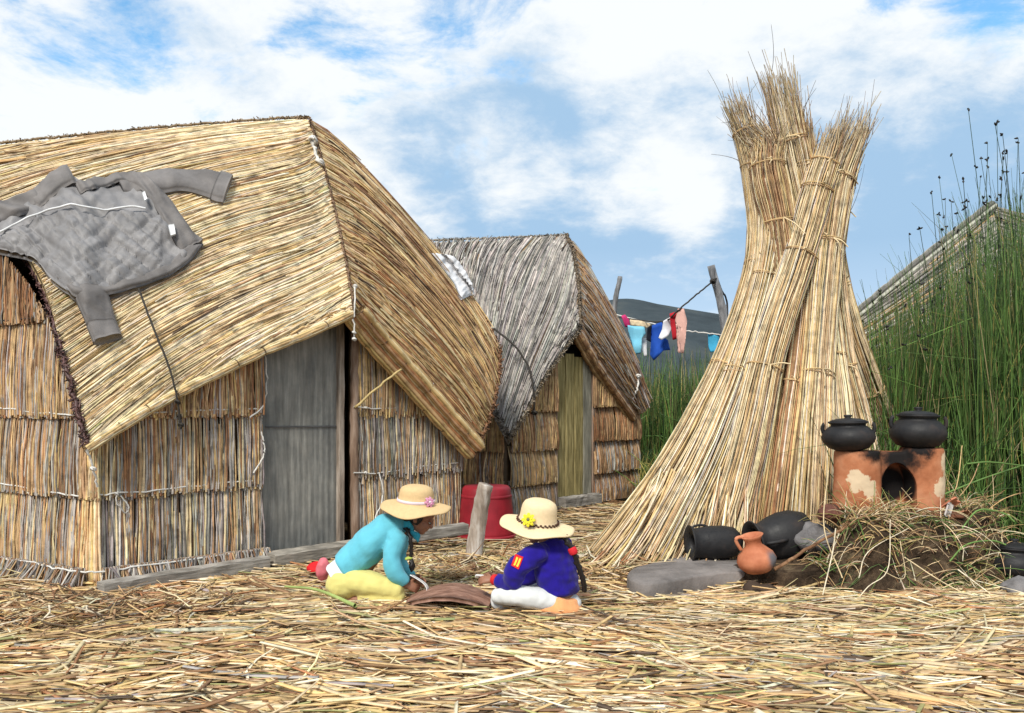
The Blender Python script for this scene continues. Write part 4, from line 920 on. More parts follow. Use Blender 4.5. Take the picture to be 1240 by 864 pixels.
def spot(x, y, z, r0, r1, amp=.20):
    vm = n.new('ShaderNodeVectorMath'); vm.operation = 'DISTANCE'; l.new(tcs.outputs['Object'], vm.inputs[0]); vm.inputs[1].default_value = (x, y, z)
    ad = n.new('ShaderNodeMath'); ad.operation = 'MULTIPLY_ADD'; l.new(t2.outputs[0], ad.inputs[0]); ad.inputs[1].default_value = amp; l.new(vm.outputs['Value'], ad.inputs[2])
    q = n.new('ShaderNodeMapRange'); q.interpolation_type = 'SMOOTHSTEP'; q.inputs['From Min'].default_value = r1+amp*.5; q.inputs['From Max'].default_value = r0+amp*.5; l.new(ad.outputs[0], q.inputs['Value']); return q.outputs[0]
def mx(a, b2):
    q = n.new('ShaderNodeMath'); q.operation = 'MAXIMUM'; l.new(a, q.inputs[0]); l.new(b2, q.inputs[1]); return q.outputs[0]
pale = mx(mx(spot(xl-ST[0]-.05, -.15, .20, .06, .075), spot(xl-ST[0]+.04, -.15, .13, .045, .06)), mx(spot(xr-ST[0]+.08, -.12, .15, .06, .07), spot(xr-ST[0]+.135, -.06, .30, .07, .09)))
soot = mx(spot(cx_, -.10, .36, .07, .20), spot(cx_, 0, .15, .13, .17, .02))
soot = mx(soot, mx(spot(xl-ST[0]+.06, -.1, .41, .05, .14), spot(xr-ST[0]-.05, -.1, .42, .05, .12)))
c1 = mixc(n, l, pale, r.outputs[0], (.62, .48, .32)); l.new(mixc(n, l, soot, c1, (.012, .010, .010)), b.inputs['Base Color'])
t3 = noise_n(n, l, 40, 5, .6); bump(n, l, b, t3.outputs[0], .3, .006)
body.data.materials.clear(); body.data.materials.append(m)
for p_ in body.data.polygons: p_.use_smooth = True
try:
    body.data.set_sharp_from_angle(angle=math.radians(40))
except Exception: pass
s_ = Sol(); V, Fq = box_verts((xl-.17, ST[1]-.20, ST[2]-.045), A_(xr-xl+.36, 0, 0), A_(0, .42, 0), A_(0, 0, .04)); s_.add((V, Fq))
solid('stove_plinth', s_, .012, plain('brown_clay', (.20, .085, .05), .85, .2, .4, 8, .4), stv, 3, lambda v, q: noise.noise(Vector(v)*8)*.012)
POT = [(.0, 0), (.40, .0), (.72, .12), (.94, .36), (1.0, .56), (.93, .78), (.74, .96), (.64, 1.02), (.66, 1.09), (.76, 1.15), (.74, 1.19), (.62, 1.14)]
def handle(center, out, upd, wid, r, n_=14):
    out = unit(out); upd = unit(upd); pts = [center+out*(wid*.42*math.sin(a))+upd*(wid*math.cos(a)) for a in np.linspace(0, math.pi, n_)]
    return tube(np.array(pts), r, 8)
def make_pot(label, c, R, H_, axis=(0, 0, 1), lid=True, hang=(1, 0), mat=None, squash=1.0, prof=POT, mouth=True):
    o = empty('cooking_pot', c, label, 'pot', None)
    az = unit(axis); mat = mat or M['clay_black']
    V, Fs = lathe([(max(r, .02)*R, z*H_/1.19) for r, z in prof], 40, az, c, .012)
    if not lid: # open mouth: inner wall
        V2, F2_ = lathe([(.60*R, H_*.96), (.56*R, H_*.86), (.80*R, H_*.66), (.85*R, H_*.45), (.5*R, H_*.12), (.02*R, H_*.1)], 40, az, c, .012, closed=False)
        Fs = Fs[:-1]; k = len(V); nlast = len(prof)*40-40
        Fs += [(nlast+q, nlast+(q+1) % 40, k+(q+1) % 40, k+q) for q in range(40)]
        V = V+V2; Fs += [tuple(i+k for i in f) for f in F2_]
    mk('pot_body', V, Fs, mat, o)
    ref = A_(1, 0, 0) if abs(az[0]) < .8 else A_(0, 1, 0); ax = unit(np.cross(ref, az)); ay = np.cross(az, ax)
    for a in hang:
        d = ax*math.cos(a)+ay*math.sin(a); hc = np.asarray(c)+az*H_*.76+d*R*.86
        V, Fq, C = handle(hc, d, az, H_*.16, R*.075); mk('handle', V, Fq, mat, o)
    if lid:
        V, Fs = lathe([(.62*R, H_*.985), (.68*R, H_*1.0), (.66*R, H_*1.03), (.45*R, H_*1.09), (.18*R, H_*1.11), (.10*R, H_*1.13), (.16*R, H_*1.18), (.15*R, H_*1.22), (.03*R, H_*1.23)], 36, az, c, .01); mk('lid', V, Fs, mat, o)
    return o
make_pot('squat sooty black lidded pot on the left burner of the clay stove', (P(1028, 548, 6.0)[0], 6.0, .838), .172, .195, hang=(1.2, 4.4), axis=(-.03, 0, 1))
make_pot('larger sooty black lidded pot on the right burner of the clay stove', (P(1111, 542, 6.02)[0], 6.02, .852), .182, .225, hang=(1.3, 3.0, 4.6), axis=(.02, .0, 1))
make_pot('black cooking pot lying on its side with its mouth to the left', P(896, 656, 6.12), .113, .35, axis=(-1, -.12, -.02), lid=False, hang=(0.3,), prof=[(.0, 0), (.55, .02), (.85, .14), (.97, .4), (.98, .7), (.93, .9), (.88, 1.02), (.90, 1.10), (1.08, 1.17), (1.08, 1.2), (.95, 1.17)])
make_pot('big black round pot tipped on its side behind the small clay jug', P(982, 644, 6.12), .168, .43, axis=(-1, -.22, -.16), lid=False, hang=(1.6, 4.8), prof=[(.0, 0), (.50, .01), (.84, .13), (1.0, .38), (1.0, .6), (.90, .82), (.78, .96), (.74, 1.04), (.80, 1.12), (.92, 1.18), (.90, 1.2), (.76, 1.15)])
make_pot('sooty black pot at the right edge beside the earth mound', (P(1228, 690, 5.75)[0], 5.75, .04), .165, .21, hang=(1.2, 4.0))
# small clay jug
jc = P(919, 692, 5.62); jg = empty('clay_jug', jc, 'small orange clay jug with a handle on the stone slab', 'jug')
mj, n, l, b = base_mat('jug_clay', .7, .25); t = noise_n(n, l, 7, 5, .6); r = ramp(n, l, t.outputs[0], [(.3, (.34, .10, .045)), (.6, (.55, .21, .11)), (.8, (.60, .30, .18))])
tcs = n.new('ShaderNodeTexCoord'); t2 = noise_n(n, l, 9, 5, .6); sp_ = spot(.07, -.08, .08, .03, .08, .06); l.new(mixc(n, l, sp_, r.outputs[0], (.14, .13, .14)), b.inputs['Base Color'])
ja = unit(A_(-.22, -.08, 1))
V, Fs = lathe([(.03, 0), (.075, .004), (.112, .04), (.122, .075), (.108, .112), (.075, .145), (.052, .168), (.048, .188), (.056, .212), (.072, .232), (.066, .234), (.045, .205), (.040, .185), (.06, .15), (.02, .14)], 36, ja, jc, .01); mk('jug_body', V, Fs, mj, jg)
V, Fq, C = tube(smooth_path([jc+ja*.222+A_(-.055, 0, 0), jc+ja*.225+A_(-.095, -.01, -.01), jc+ja*.19+A_(-.105, -.01, 0), jc+ja*.14+A_(-.085, 0, 0)], 16), .011, 8); mk('handle', V, Fq, mj, jg)
# stone slab
def Zp(px, py, z): d = (EZ-z)*F_PX/(py-HY); return A_((px-CX)/F_PX*d, d, z)
out = [Zp(*q, .10) for q in [(764, 702), (760, 696), (768, 688), (798, 680), (832, 671), (862, 668), (886, 668), (895, 679), (902, 692), (872, 694), (838, 699), (804, 705), (780, 707)]]
op = smooth_path(out+[out[0]], 60)[:-1]; c0 = op.mean(0); V = []; Fs = []; k = len(op)
rings = [(1.0, -.15), (1.02, -.07), (1.015, -.012), (.995, 0), (.9, .004), (.6, .008), (.3, .008)]
for s_r, dz in rings:
    for p_ in op: V.append(c0+(p_-c0)*s_r*A_(1, 1, 0)+A_(0, 0, dz)+A_(0, 0, .004*noise.noise(Vector(p_*s_r*6)))+.006*np.array(noise.noise_vector(Vector(p_*9+dz*30))))
for i in range(len(rings)-1):
    for j in range(k): Fs.append((i*k+j, i*k+(j+1) % k, (i+1)*k+(j+1) % k, (i+1)*k+j))
Fs.append(tuple((len(rings)-1)*k+j for j in range(k)))
o = mk('stone_slab', V, Fs, plain('grey_stone', (.185, .165, .155), .8, .25, .45, 4, .6, 14, bdist=.015), origin=(c0[0], c0[1], 0)); tag(o, 'flat grey grinding stone lying in front of the reed stack', 'stone')
def rock(label, c, r, colr, seed, name='stone'):
    V, Fs = ellipsoid((0, 0, 0), r, n=28); V = [v*(1+.35*noise.noise(Vector(unit(v)*1.6)+Vector((seed, 0, 0)))+.10*noise.noise(Vector(unit(v)*5)+Vector((seed, 3, 0)))) for v in V]
    o = mk(name, np.array(V)+np.asarray(c), Fs, plain('rock_%d' % seed, colr, .85, .2, .45, 7, .7, 24, bdist=.02), origin=c); tag(o, label, name.replace('_', ' ')); return o
rock('dark lump of rooty earth between the stone slab and the mound', (1.56, 5.80, .04), (.20, .12, .10), (.05, .032, .022), 3, 'earth_clod')
rock('brown earth lump under the right side of the stone slab', (1.50, 5.52, -.01), (.13, .08, .08), (.06, .04, .028), 9, 'earth_clod')
rock('grey boulder behind the stick at the left end of the mound', P(988, 652, 5.95), (.13, .12, .10), (.17, .16, .16), 5)
rock('reddish brown lump beside the left foot of the clay stove', P(1006, 622, 5.85), (.085, .07, .055), (.13, .055, .04), 12, 'clay_lump')
rock('grey stone at the right edge below the black pot', P(1236, 712, 5.45), (.11, .09, .06), (.18, .17, .17), 15)
def shard(label, c, w_, h_, colr, ang, seed, cv=.35):
    V = []; Fs = []; nu, nv = 10, 8
    for q in (0, .012):
        for i in range(nu):
            for j in range(nv):
                a = (i/(nu-1)-.5)*1.1; v = j/(nv-1); e = 1-.35*abs(noise.noise(Vector((a*2, seed, 0))))-(.3*abs(a) if j == nv-1 else 0)
                V.append(A_(math.sin(a)*w_, (math.cos(a)-1)*w_*cv*3+q, v*h_*e))
    idx = np.arange(nu*nv).reshape(nu, nv); b_ = np.stack([idx[:-1, :-1], idx[1:, :-1], idx[1:, 1:], idx[:-1, 1:]], -1).reshape(-1, 4)
    rim = np.concatenate([idx[:, 0], idx[-1, 1:], idx[-2::-1, -1], idx[0, -2:0:-1]]); r2 = np.roll(rim, -1); nn_ = nu*nv
    R_ = np.array(Matrix.Rotation(ang[2], 3, 'Z')@Matrix.Rotation(ang[0], 3, 'X')@Matrix.Rotation(ang[1], 3, 'Y'))
    o = mk('clay_shard', np.array(V)@R_.T+np.asarray(c), np.concatenate([b_, b_[:, ::-1]+nn_, np.stack([rim, r2, r2+nn_, rim+nn_], -1)]), plain('shard_%d' % seed, colr, .6, .3), origin=c); tag(o, label, 'pot shard')
shard('orange shard leaning at the right foot of the clay stove', P(1143, 614, 5.85), .10, .11, (.48, .18, .10), (.9, .3, .3), 1)
shard('whitish shard standing right of the clay stove', P(1146, 626, 5.78), .055, .10, (.60, .55, .52), (.2, .2, .6), 2)
shard('brown curved tile piece lying right of the whitish shard', P(1158, 628, 5.9), .11, .10, (.30, .13, .07), (.6, 1.2, -.2), 3)

# ------------------------------------------------------------------ post, tub, sundries
pw = wood_mat('driftwood', (.32, .26, .21), (.58, .54, .49), (3, 3, .5))
o = pole('wooden_post', [G(571, 684)+A_(0, 0, -.05), P(579, 634, 6.5), P(588, 587, 6.45)], .064, .054, pw, None, 20, .0025, 16); tag(o, 'short leaning driftwood post between the two children', 'post')
tubc = A_(P(589, 600, 7.75)[0], 7.75, 0)
tb = empty('plastic_tub', tubc, 'upturned red plastic tub behind the wooden post', 'tub'); mr_ = plain('red_plastic', (.26, .014, .024), .5, .35, .35, 4)
V, Fs = lathe([(.245, 0), (.240, .05), (.228, .22), (.212, .36), (.205, .415), (.188, .435), (.15, .44), (.03, .442)], 48, origin=tubc); mk('tub_body', V, Fs, mr_, tb)
V, Fs = lathe([(.244, .03), (.252, .033), (.254, .015), (.250, .0), (.244, .002)], 48, origin=tubc, closed=False); mk('rim', V, Fs, mr_, tb)
V, Fs = lathe([(.212, .335), (.219, .345), (.217, .36), (.210, .366)], 48, origin=tubc, closed=False); mk('rib', V, Fs, mr_, tb)
# brown curved bark board between the girls
nu, nv = 26, 10; V = []
for q in (0, -.022):
    for i in range(nu):
        for j in range(nv):
            u = i/(nu-1)*2-1; v = j/(nv-1)*2-1; wv_ = .21*(1-.45*u**2); zz = .085*(1-u*u*.75)-.02*v*v+.004*noise.noise(Vector((u*3, v*3, 1)))
            V.append(A_(-.345+u*.235+.02*v, 5.16+v*wv_*.9-.04*u, max(zz, .0)+.035+q))
idx = np.arange(nu*nv).reshape(nu, nv); b_ = np.stack([idx[:-1, :-1], idx[1:, :-1], idx[1:, 1:], idx[:-1, 1:]], -1).reshape(-1, 4)
rim = np.concatenate([idx[:, 0], idx[-1, 1:], idx[-2::-1, -1], idx[0, -2:0:-1]]); r2 = np.roll(rim, -1); nn_ = nu*nv
o = mk('bark_board', V, np.concatenate([b_, b_[:, ::-1]+nn_, np.stack([rim, r2, r2+nn_, rim+nn_], -1)]), wood_mat('brown_bark', (.22, .115, .08), (.36, .21, .155), (2, 6, 2), .6), origin=(-.35, 5.2, 0)); tag(o, 'curved brown board lying between the two children', 'board')
# red and pink bundle
s_ = Sol(); s_.add(ellipsoid(G(384, 702)+A_(0, .12, .05), (.095, .07, .04)))
rb = empty('cloth_bundle', G(386, 702)+A_(0, .12, 0), 'small red and pink bundle behind the child in turquoise', 'bundle')
solid('red_cloth', s_, .008, plain('red_cloth', (.62, .015, .02), .7, .2), rb, 4, lambda v, q: noise.noise(Vector(v)*16)*.02)
s_ = Sol(); s_.add(ellipsoid(P(391, 690, 5.55), (.045, .05, .07))); solid('pink_cloth', s_, .007, plain('pink_cloth', (.65, .16, .19), .6, .3), rb, 4, lambda v, q: noise.noise(Vector(v)*18)*.012)
o = mk('green_stalk', *tube(smooth_path([P(345, 700, 5.35)*A_(1, 1, 0)+A_(0, 0, .08), P(385, 722, 5.2)*A_(1, 1, 0)+A_(0, 0, .09), P(430, 750, 4.9)*A_(1, 1, 0)+A_(0, 0, .07)], 20), np.linspace(.006, .011, 20), 10)[:2], plain('fresh_green', (.30, .38, .12), .5, .4), origin=(-1.1, 5.2, 0)); tag(o, 'fresh green reed stalk lying before the child in turquoise', 'stalk')

# ------------------------------------------------------------------ things lying on the big roof
def bvh_of(f, off):
    V, Fq, _ = grid_of(f, 50, 50); V = V+f.nrm*off; return BVHTree.FromPolygons([tuple(v) for v in V], [tuple(int(i) for i in q) for q in Fq])
def caster(f, planepts, off, lift=0):
    bv = bvh_of(f, off); a, b_, c = [np.asarray(x)+f.nrm*off for x in planepts]; pn = unit(np.cross(b_-a, c-a))
    def cast(px, py, h=0.0):
        if lift: h = h+lift*min(1, max(0, (128-px)/40))
        d = A_((px-CX)/F_PX, 1, (HY-py)/F_PX); h_ = bv.ray_cast(Vector((0, 0, EZ)), Vector(d))
        if h_[0] is not None: q = np.array(h_[0])
        else: q = None
        if q is None or lift:
            qp = A_(0, 0, EZ)+d*(np.dot(pn, a-A_(0, 0, EZ))/np.dot(pn, d)); w_ = 1.0 if q is None else min(1, max(0, (105-px)/50)); q = qp if q is None else q*(1-w_)+qp*w_
        return q+f.nrm*h
    return cast
cL = caster(matL1, (C1, L1, matL1(np.array([.6]), np.array([.5]))[0]), .035, .10)
cR = caster(matR1, (T1, G1, E1), .03)
def ruled(name, cast, A, B, nu, nv, hf, mat, parent, base=-.012, origin=None):
    pa = smooth_path(np.array([(*p, 0) for p in A], float), nu); pb = smooth_path(np.array([(*p, 0) for p in B], float), nu)
    Vt = []; Vb = []
    for i in range(nu):
        for j in range(nv):
            u, v = i/(nu-1), j/(nv-1); q = pa[i]*(1-v)+pb[i]*v; e = min(1, 6*min(v, 1-v))*min(1, 10*min(u, 1-u)); e = math.sqrt(max(e, 0))
            Vt.append(cast(q[0], q[1], hf(u, v, q[0], q[1], e))); Vb.append(cast(q[0], q[1], base))
    idx = np.arange(nu*nv).reshape(nu, nv); b_ = np.stack([idx[:-1, :-1], idx[1:, :-1], idx[1:, 1:], idx[:-1, 1:]], -1).reshape(-1, 4)
    rim = np.concatenate([idx[:, 0], idx[-1, 1:], idx[-2::-1, -1], idx[0, -2:0:-1]]); r2 = np.roll(rim, -1); nn_ = nu*nv
    return mk(name, np.array(Vt+Vb), np.concatenate([b_, b_[:, ::-1]+nn_, np.stack([rim, r2, r2+nn_, rim+nn_], -1)]), mat, parent, origin=origin)
jk = empty('jacket', cL(110, 300), 'grey quilted jacket spread inside out over the golden roof', 'jacket')
jg1 = plain('jacket_grey', (.155, .143, .138), .65, .3, .35, 5, .35, 16, bdist=.012); jg2 = plain('lining_grey', (.205, .198, .20), .55, .35, .3, 5, .3, 16, bdist=.010)
def wr(x, y, a=1.0, s=.05): return a*(noise.noise(Vector((x*s, y*s, 1.3)))*.6+.4*noise.noise(Vector((x*s*2.3, y*s*2.3, 7))))
def fold(x, y, ang, s, k=3.0): c, q = math.cos(ang), math.sin(ang); return noise.noise(Vector(((x*c+y*q)*s, (-x*q+y*c)*s*k, 4.2)))
def h_body(u, v, x, y, e):
    h = .028+.030*e+.045*fold(x, y, .6, .022, 3.5)*e+.022*fold(x, y, 2.2, .03, 3)*e+.016*wr(x, y, 1, .09)*e
    # quilting below the piping
    py = np.interp(x, [0, 40, 90, 150, 175], [308, 285, 272, 262, 264])
    if y > py+3 and x < 195:
        a = (x*.80+y*.85)/9.0; b_ = (x*.75-y*.95)/9.0; g_ = min(abs(math.sin(a*math.pi/2)), abs(math.sin(b_*math.pi/2))); h += .016-.022*math.exp(-(g_/.22)**2)
    return h
ruled('lining', cL, [(-60, 290), (-20, 276), (0, 270), (30, 258), (52, 240), (75, 224), (100, 232), (128, 224), (155, 225), (182, 242), (203, 272), (224, 310)], [(-60, 330), (-20, 318), (12, 322), (42, 330), (62, 352), (92, 371), (120, 362), (150, 354), (180, 346), (205, 334), (225, 318), (236, 306)], 130, 60, h_body, jg2, jk)
ruled('sleeve', cL, [(140, 222), (165, 214), (195, 209), (230, 208), (258, 211), (281, 215)], [(150, 238), (172, 238), (196, 236), (222, 233), (244, 238), (266, 246)], 60, 22, lambda u, v, x, y, e: .012+.058*max(0, math.sin(math.pi*v))**.35+.035*fold(x, y, 1.0, .035, 1.6)*e, jg1, jk)
ruled('cuff', cL, [(268, 211.5), (275, 213), (282, 216)], [(254, 243), (262, 246), (270, 247)], 8, 18, lambda u, v, x, y, e: .016+.062*max(0, math.sin(math.pi*v))**.35, jg1, jk)
ruled('sleeve', cL, [(88, 362), (94, 378), (104, 398), (113, 420)], [(132, 352), (134, 366), (139, 384), (147, 407)], 40, 22, lambda u, v, x, y, e: .010+.052*max(0, math.sin(math.pi*v))**.35+.035*fold(x, y, .3, .04, 1.8)*e, jg1, jk)
ruled('cuff', cL, [(105, 402), (109, 411), (114, 421)], [(140, 391), (144, 400), (148, 409)], 8, 18, lambda u, v, x, y, e: .014+.056*max(0, math.sin(math.pi*v))**.35, jg1, jk)
ruled('front_placket', cL, [(92, 240), (118, 226), (148, 217), (172, 219), (195, 236), (215, 262), (232, 284), (245, 297)], [(98, 250), (122, 238), (146, 228), (164, 232), (182, 250), (198, 278), (210, 298), (219, 312)], 80, 14, lambda u, v, x, y, e: .055+.028*e+.025*fold(x, y, .8, .05, 3), jg1, jk)
ruled('collar', cL, [(28, 262), (45, 246), (62, 230), (82, 218)], [(50, 272), (66, 258), (80, 246), (94, 240)], 24, 14, lambda u, v, x, y, e: .05+.035*e+.02*fold(x, y, .9, .05, 2), jg1, jk)
ruled('hem_band', cL, [(66, 340), (86, 354), (95, 358), (130, 348), (170, 338), (200, 326), (220, 308), (236, 298)], [(62, 350), (82, 366), (94, 374), (132, 362), (175, 350), (208, 336), (232, 318), (246, 298)], 80, 12, lambda u, v, x, y, e: .03+.028*e+.02*fold(x, y, .2, .05, 2)+.008*wr(x, y), jg1, jk)
ruled('body_shell', cL, [(-60, 262), (-20, 262), (5, 262), (30, 256), (50, 244)], [(-60, 300), (-20, 296), (8, 290), (34, 278), (60, 262)], 50, 20, lambda u, v, x, y, e: .03+.05*e+.05*fold(x, y, .3, .03, 3), jg1, jk)
pp = smooth_path(np.array([(-50, 330, 0), (0, 307, 0), (40, 287, 0), (90, 273, 0), (150, 263, 0), (176, 265, 0)], float), 60)
V, Fq, C = tube(np.array([cL(q[0], q[1], .085+.022*fold(q[0], q[1], .5, .018, 3.5)+.008) for q in pp]), .0075, 6); mk('piping', V, Fq, plain('white_piping', (.72, .72, .72), .5, .3), jk)
ruled('label', cL, [(203, 287), (206, 300)], [(210, 286), (212, 298)], 6, 6, lambda u, v, x, y, e: .118, plain('white_tag', (.75, .76, .76)), jk, .105)
ruled('label', cL, [(172, 248), (175, 258)], [(175, 247), (178, 256)], 6, 6, lambda u, v, x, y, e: .120, plain('white_tag2', (.75, .76, .76)), jk, .105)
wc = plain('white_cotton', (.72, .72, .74), .8, .1, .06, 8, .2, 60)
o = ruled('white_cloth', cR, [(520, 308), (533, 325), (548, 345), (556, 365)], [(544, 311), (556, 323), (566, 340), (573, 357)], 40, 20, lambda u, v, x, y, e: .02+.03*e+.02*fold(x, y, -1.0, .09, 3)*e, wc, None, origin=cR(550, 340)); tag(o, 'white cloth tied over the edge of the amber roof mat', 'cloth')

# ------------------------------------------------------------------ washing line
DL = 12.4
wg = wood_mat('grey_pole', (.17, .17, .175), (.34, .34, .35), (3, 3, .5))
o = pole('line_pole', [P(889, 470, DL+.2)*A_(1, 1, 0), P(878, 400, DL+.1), P(861, 322, DL)], .066, .052, wg, None, 30, .002); tag(o, 'tall grey pole right of the hanging laundry, rope around its top', 'pole')
o = pole('line_pole', [A_(P(884, 400, DL+.35)[0], DL+.35, 0), P(878, 395, DL+.3), P(875, 368, DL+.3)], .045, .038, wg, None, 30, .002); tag(o, 'short grey stake standing beside the tall laundry pole', 'pole')
o = pole('line_pole', [A_(P(738, 420, DL+2)[0], DL+2, 0), P(743, 390, DL+2), P(751, 335, DL+2)], .045, .038, wg, None, 30, .002); tag(o, 'thin grey pole beyond the roof of the small hut', 'pole')
tag(cord(None, 'washing_line', [P(862, 342, DL), P(840, 360, DL), P(820, 377, DL), P(800, 390, DL+.3), P(745, 384, DL+1.6)], .012, M['rope_dark'], 40, .004), 'dark washing line sloping down from the tall pole', 'rope')
tag(cord(None, 'washing_line', [P(884, 408, DL+.3), P(860, 404, DL+.3), P(826, 400, DL+.5), P(790, 392, DL+1), P(745, 381, DL+1.9)], .010, None, 40, .004), 'pale washing line holding the light blue towel', 'rope')
tag(cord(None, 'pole_rope', [P(864, 340, DL-.08), P(868, 338, DL), P(874, 352, DL+.2), P(880, 365, DL+.35), P(881, 395, DL+.35)], .014, M['rope_dark'], 30, .003, knots=[P(863, 341, DL-.07)]), 'dark rope wound round the tall pole and dropping to the stake', 'rope')
def garment(name, outline, D, colr, label, cat, holes=None, amp=.03):
    """outline in pixels, hung as cloth of real thickness"""
    pts = [P(x, y, D) for x, y in outline]; me = bpy.data.meshes.new(name); bm = bmesh.new(); vs_ = [bm.verts.new(tuple(p)) for p in pts]; bm.faces.new(vs_)
    bmesh.ops.triangulate(bm, faces=bm.faces); 
    for _ in range(3): bmesh.ops.subdivide_edges(bm, edges=[e for e in bm.edges if e.calc_length() > .05], cuts=1, use_grid_fill=True); bmesh.ops.triangulate(bm, faces=[f for f in bm.faces if len(f.verts) > 3])
    for v in bm.verts: v.co.y += amp*(math.sin(v.co.x*26+v.co.z*3)+1.2*noise.noise(Vector(v.co)*5))
    ext = bmesh.ops.extrude_face_region(bm, geom=list(bm.faces)); 
    for v in [g for g in ext['geom'] if isinstance(g, bmesh.types.BMVert)]: v.co.y += .014+.03*abs(noise.noise(Vector(v.co)*4))
    bmesh.ops.recalc_face_normals(bm, faces=bm.faces)
    c = Vector(tuple(np.mean(pts, 0))); bmesh.ops.translate(bm, verts=bm.verts, vec=-c); bm.to_mesh(me); bm.free(); me.polygons.foreach_set('use_smooth', np.ones(len(me.polygons), bool))
    me.materials.append(plain(name+'_cloth', colr, .8, .15, .12, 6)); o = bpy.data.objects.new(name, me); col.objects.link(o); o.location = c; tag(o, label, cat, 'laundry on the washing line'); return o
garment('shirt', [(752, 383), (757, 381), (762, 387), (764, 397), (757, 396)], 13.4, (.55, .04, .16), 'small pink garment at the left end of the washing line', 'laundry')
garment('cloth_strip', [(763, 387), (776, 389), (788, 392), (787, 398), (775, 396), (764, 394)], 13.1, (.70, .55, .36), 'pale beige strip of cloth hanging above the light blue shirt', 'laundry')
garment('shirt', [(760, 394), (768, 395), (780, 396), (782, 404), (777, 410), (776, 428), (769, 430), (766, 418), (765, 408), (761, 402)], 13.0, (.20, .52, .68), 'light blue shirt hanging left of the black garment', 'laundry')
garment('sock', [(777, 410), (783, 410), (783, 432), (780, 432), (777, 424)], 13.1, (.74, .74, .76), 'narrow white garment hanging below the light blue shirt', 'laundry')
garment('cap', [(784, 397), (788, 394), (794, 396), (792, 408), (789, 415), (782, 412)], 12.8, (.012, .014, .022), 'small black garment on the washing line', 'laundry')
garment('sweater', [(790, 394), (802, 390), (806, 397), (801, 407), (809, 412), (812, 424), (803, 425), (798, 431), (792, 437), (787, 430), (789, 414), (790, 404)], 12.7, (.02, .085, .42), 'bright blue sweater hanging lowest on the washing line', 'laundry')
garment('blouse', [(803, 389), (812, 384), (814, 398), (809, 407), (801, 412), (798, 409), (802, 399)], 12.55, (.74, .74, .78), 'white blouse hanging between the blue and red garments', 'laundry')
garment('skirt', [(811, 380), (820, 377), (824, 386), (823, 398), (822, 410), (815, 412), (813, 398)], 12.45, (.42, .02, .03), 'red skirt hanging below the sloping rope', 'laundry')
garment('dress', [(821, 374), (828, 374), (832, 388), (829, 396), (828, 428), (825.5, 428), (826, 398), (824.5, 398), (824.5, 428), (822, 427), (822, 396), (818, 388)], 12.4, (.68, .40, .34), 'pale pink dress with hanging ties at the right of the laundry', 'laundry')
garment('towel', [(858, 404), (871, 406), (872, 422), (867, 426), (861, 427), (859, 420)], DL+.3, (.06, .36, .58), 'light blue towel hanging alone beside the pole', 'laundry')
#@@PART4
# ------------------------------------------------------------------ people
def cloth_mat(name, c, bscale=150, bs=.25, rough=.85, var=.08):
    m, n, l, b = base_mat(name, rough, .15); t = noise_n(n, l, 9, 4, .6); r = ramp(n, l, t.outputs[0], [(.3, tuple(x*(1-var) for x in c)), (.7, tuple(min(1, x*(1+var)) for x in c))]); l.new(r.outputs[0], b.inputs['Base Color'])
    b.inputs['Sheen Weight'].default_value = .15; t2 = noise_n(n, l, bscale, 3, .6); bump(n, l, b, t2.outputs[0], bs, .003); return m
def head(sol, c, f, u, k=1.0):
    f = unit(f); u = unit(np.asarray(u, float)-f*np.dot(u, f)); s = np.cross(f, u); ax = np.array([f, s, u])
    def E(a, b_, h, r): sol.add(ellipsoid(c+(f*a+s*b_+u*h)*k, np.array(r)*k, ax))
    E(-.012, 0, .020, (.088, .072, .080)); E(.026, 0, -.028, (.056, .055, .062)); E(.05, 0, -.072, (.024, .026, .020)); E(.086, 0, -.022, (.013, .011, .013)); E(.080, 0, -.006, (.010, .008, .020))
    E(.072, 0, -.046, (.011, .019, .006)); E(.070, 0, -.055, (.010, .016, .006))
    for q in (-1, 1): E(.052, q*.030, -.032, (.026, .024, .026)); E(-.002, q*.074, -.016, (.018, .008, .027)); E(.070, q*.028, .012, (.012, .02, .007))
    return f, s, u
def eyes(parent, c, f, s, u, k=1.0):
    ax = np.array([f, s, u]); mw = plain('eye_white', (.55, .52, .48), .25, .5, .02); mb_ = plain('iris', (.012, .006, .004), .2, .6, .02)
    for q in (-1, 1):
        e = mk('eye', *ellipsoid(c+(f*.071+s*q*.028-u*.002)*k, np.array((.008, .012, .004))*k, ax, 14), mw, parent); mk('pupil', *ellipsoid(c+(f*.0765+s*q*.028-u*.003)*k, np.array((.006, .007, .007))*k, ax, 12), mb_, e)
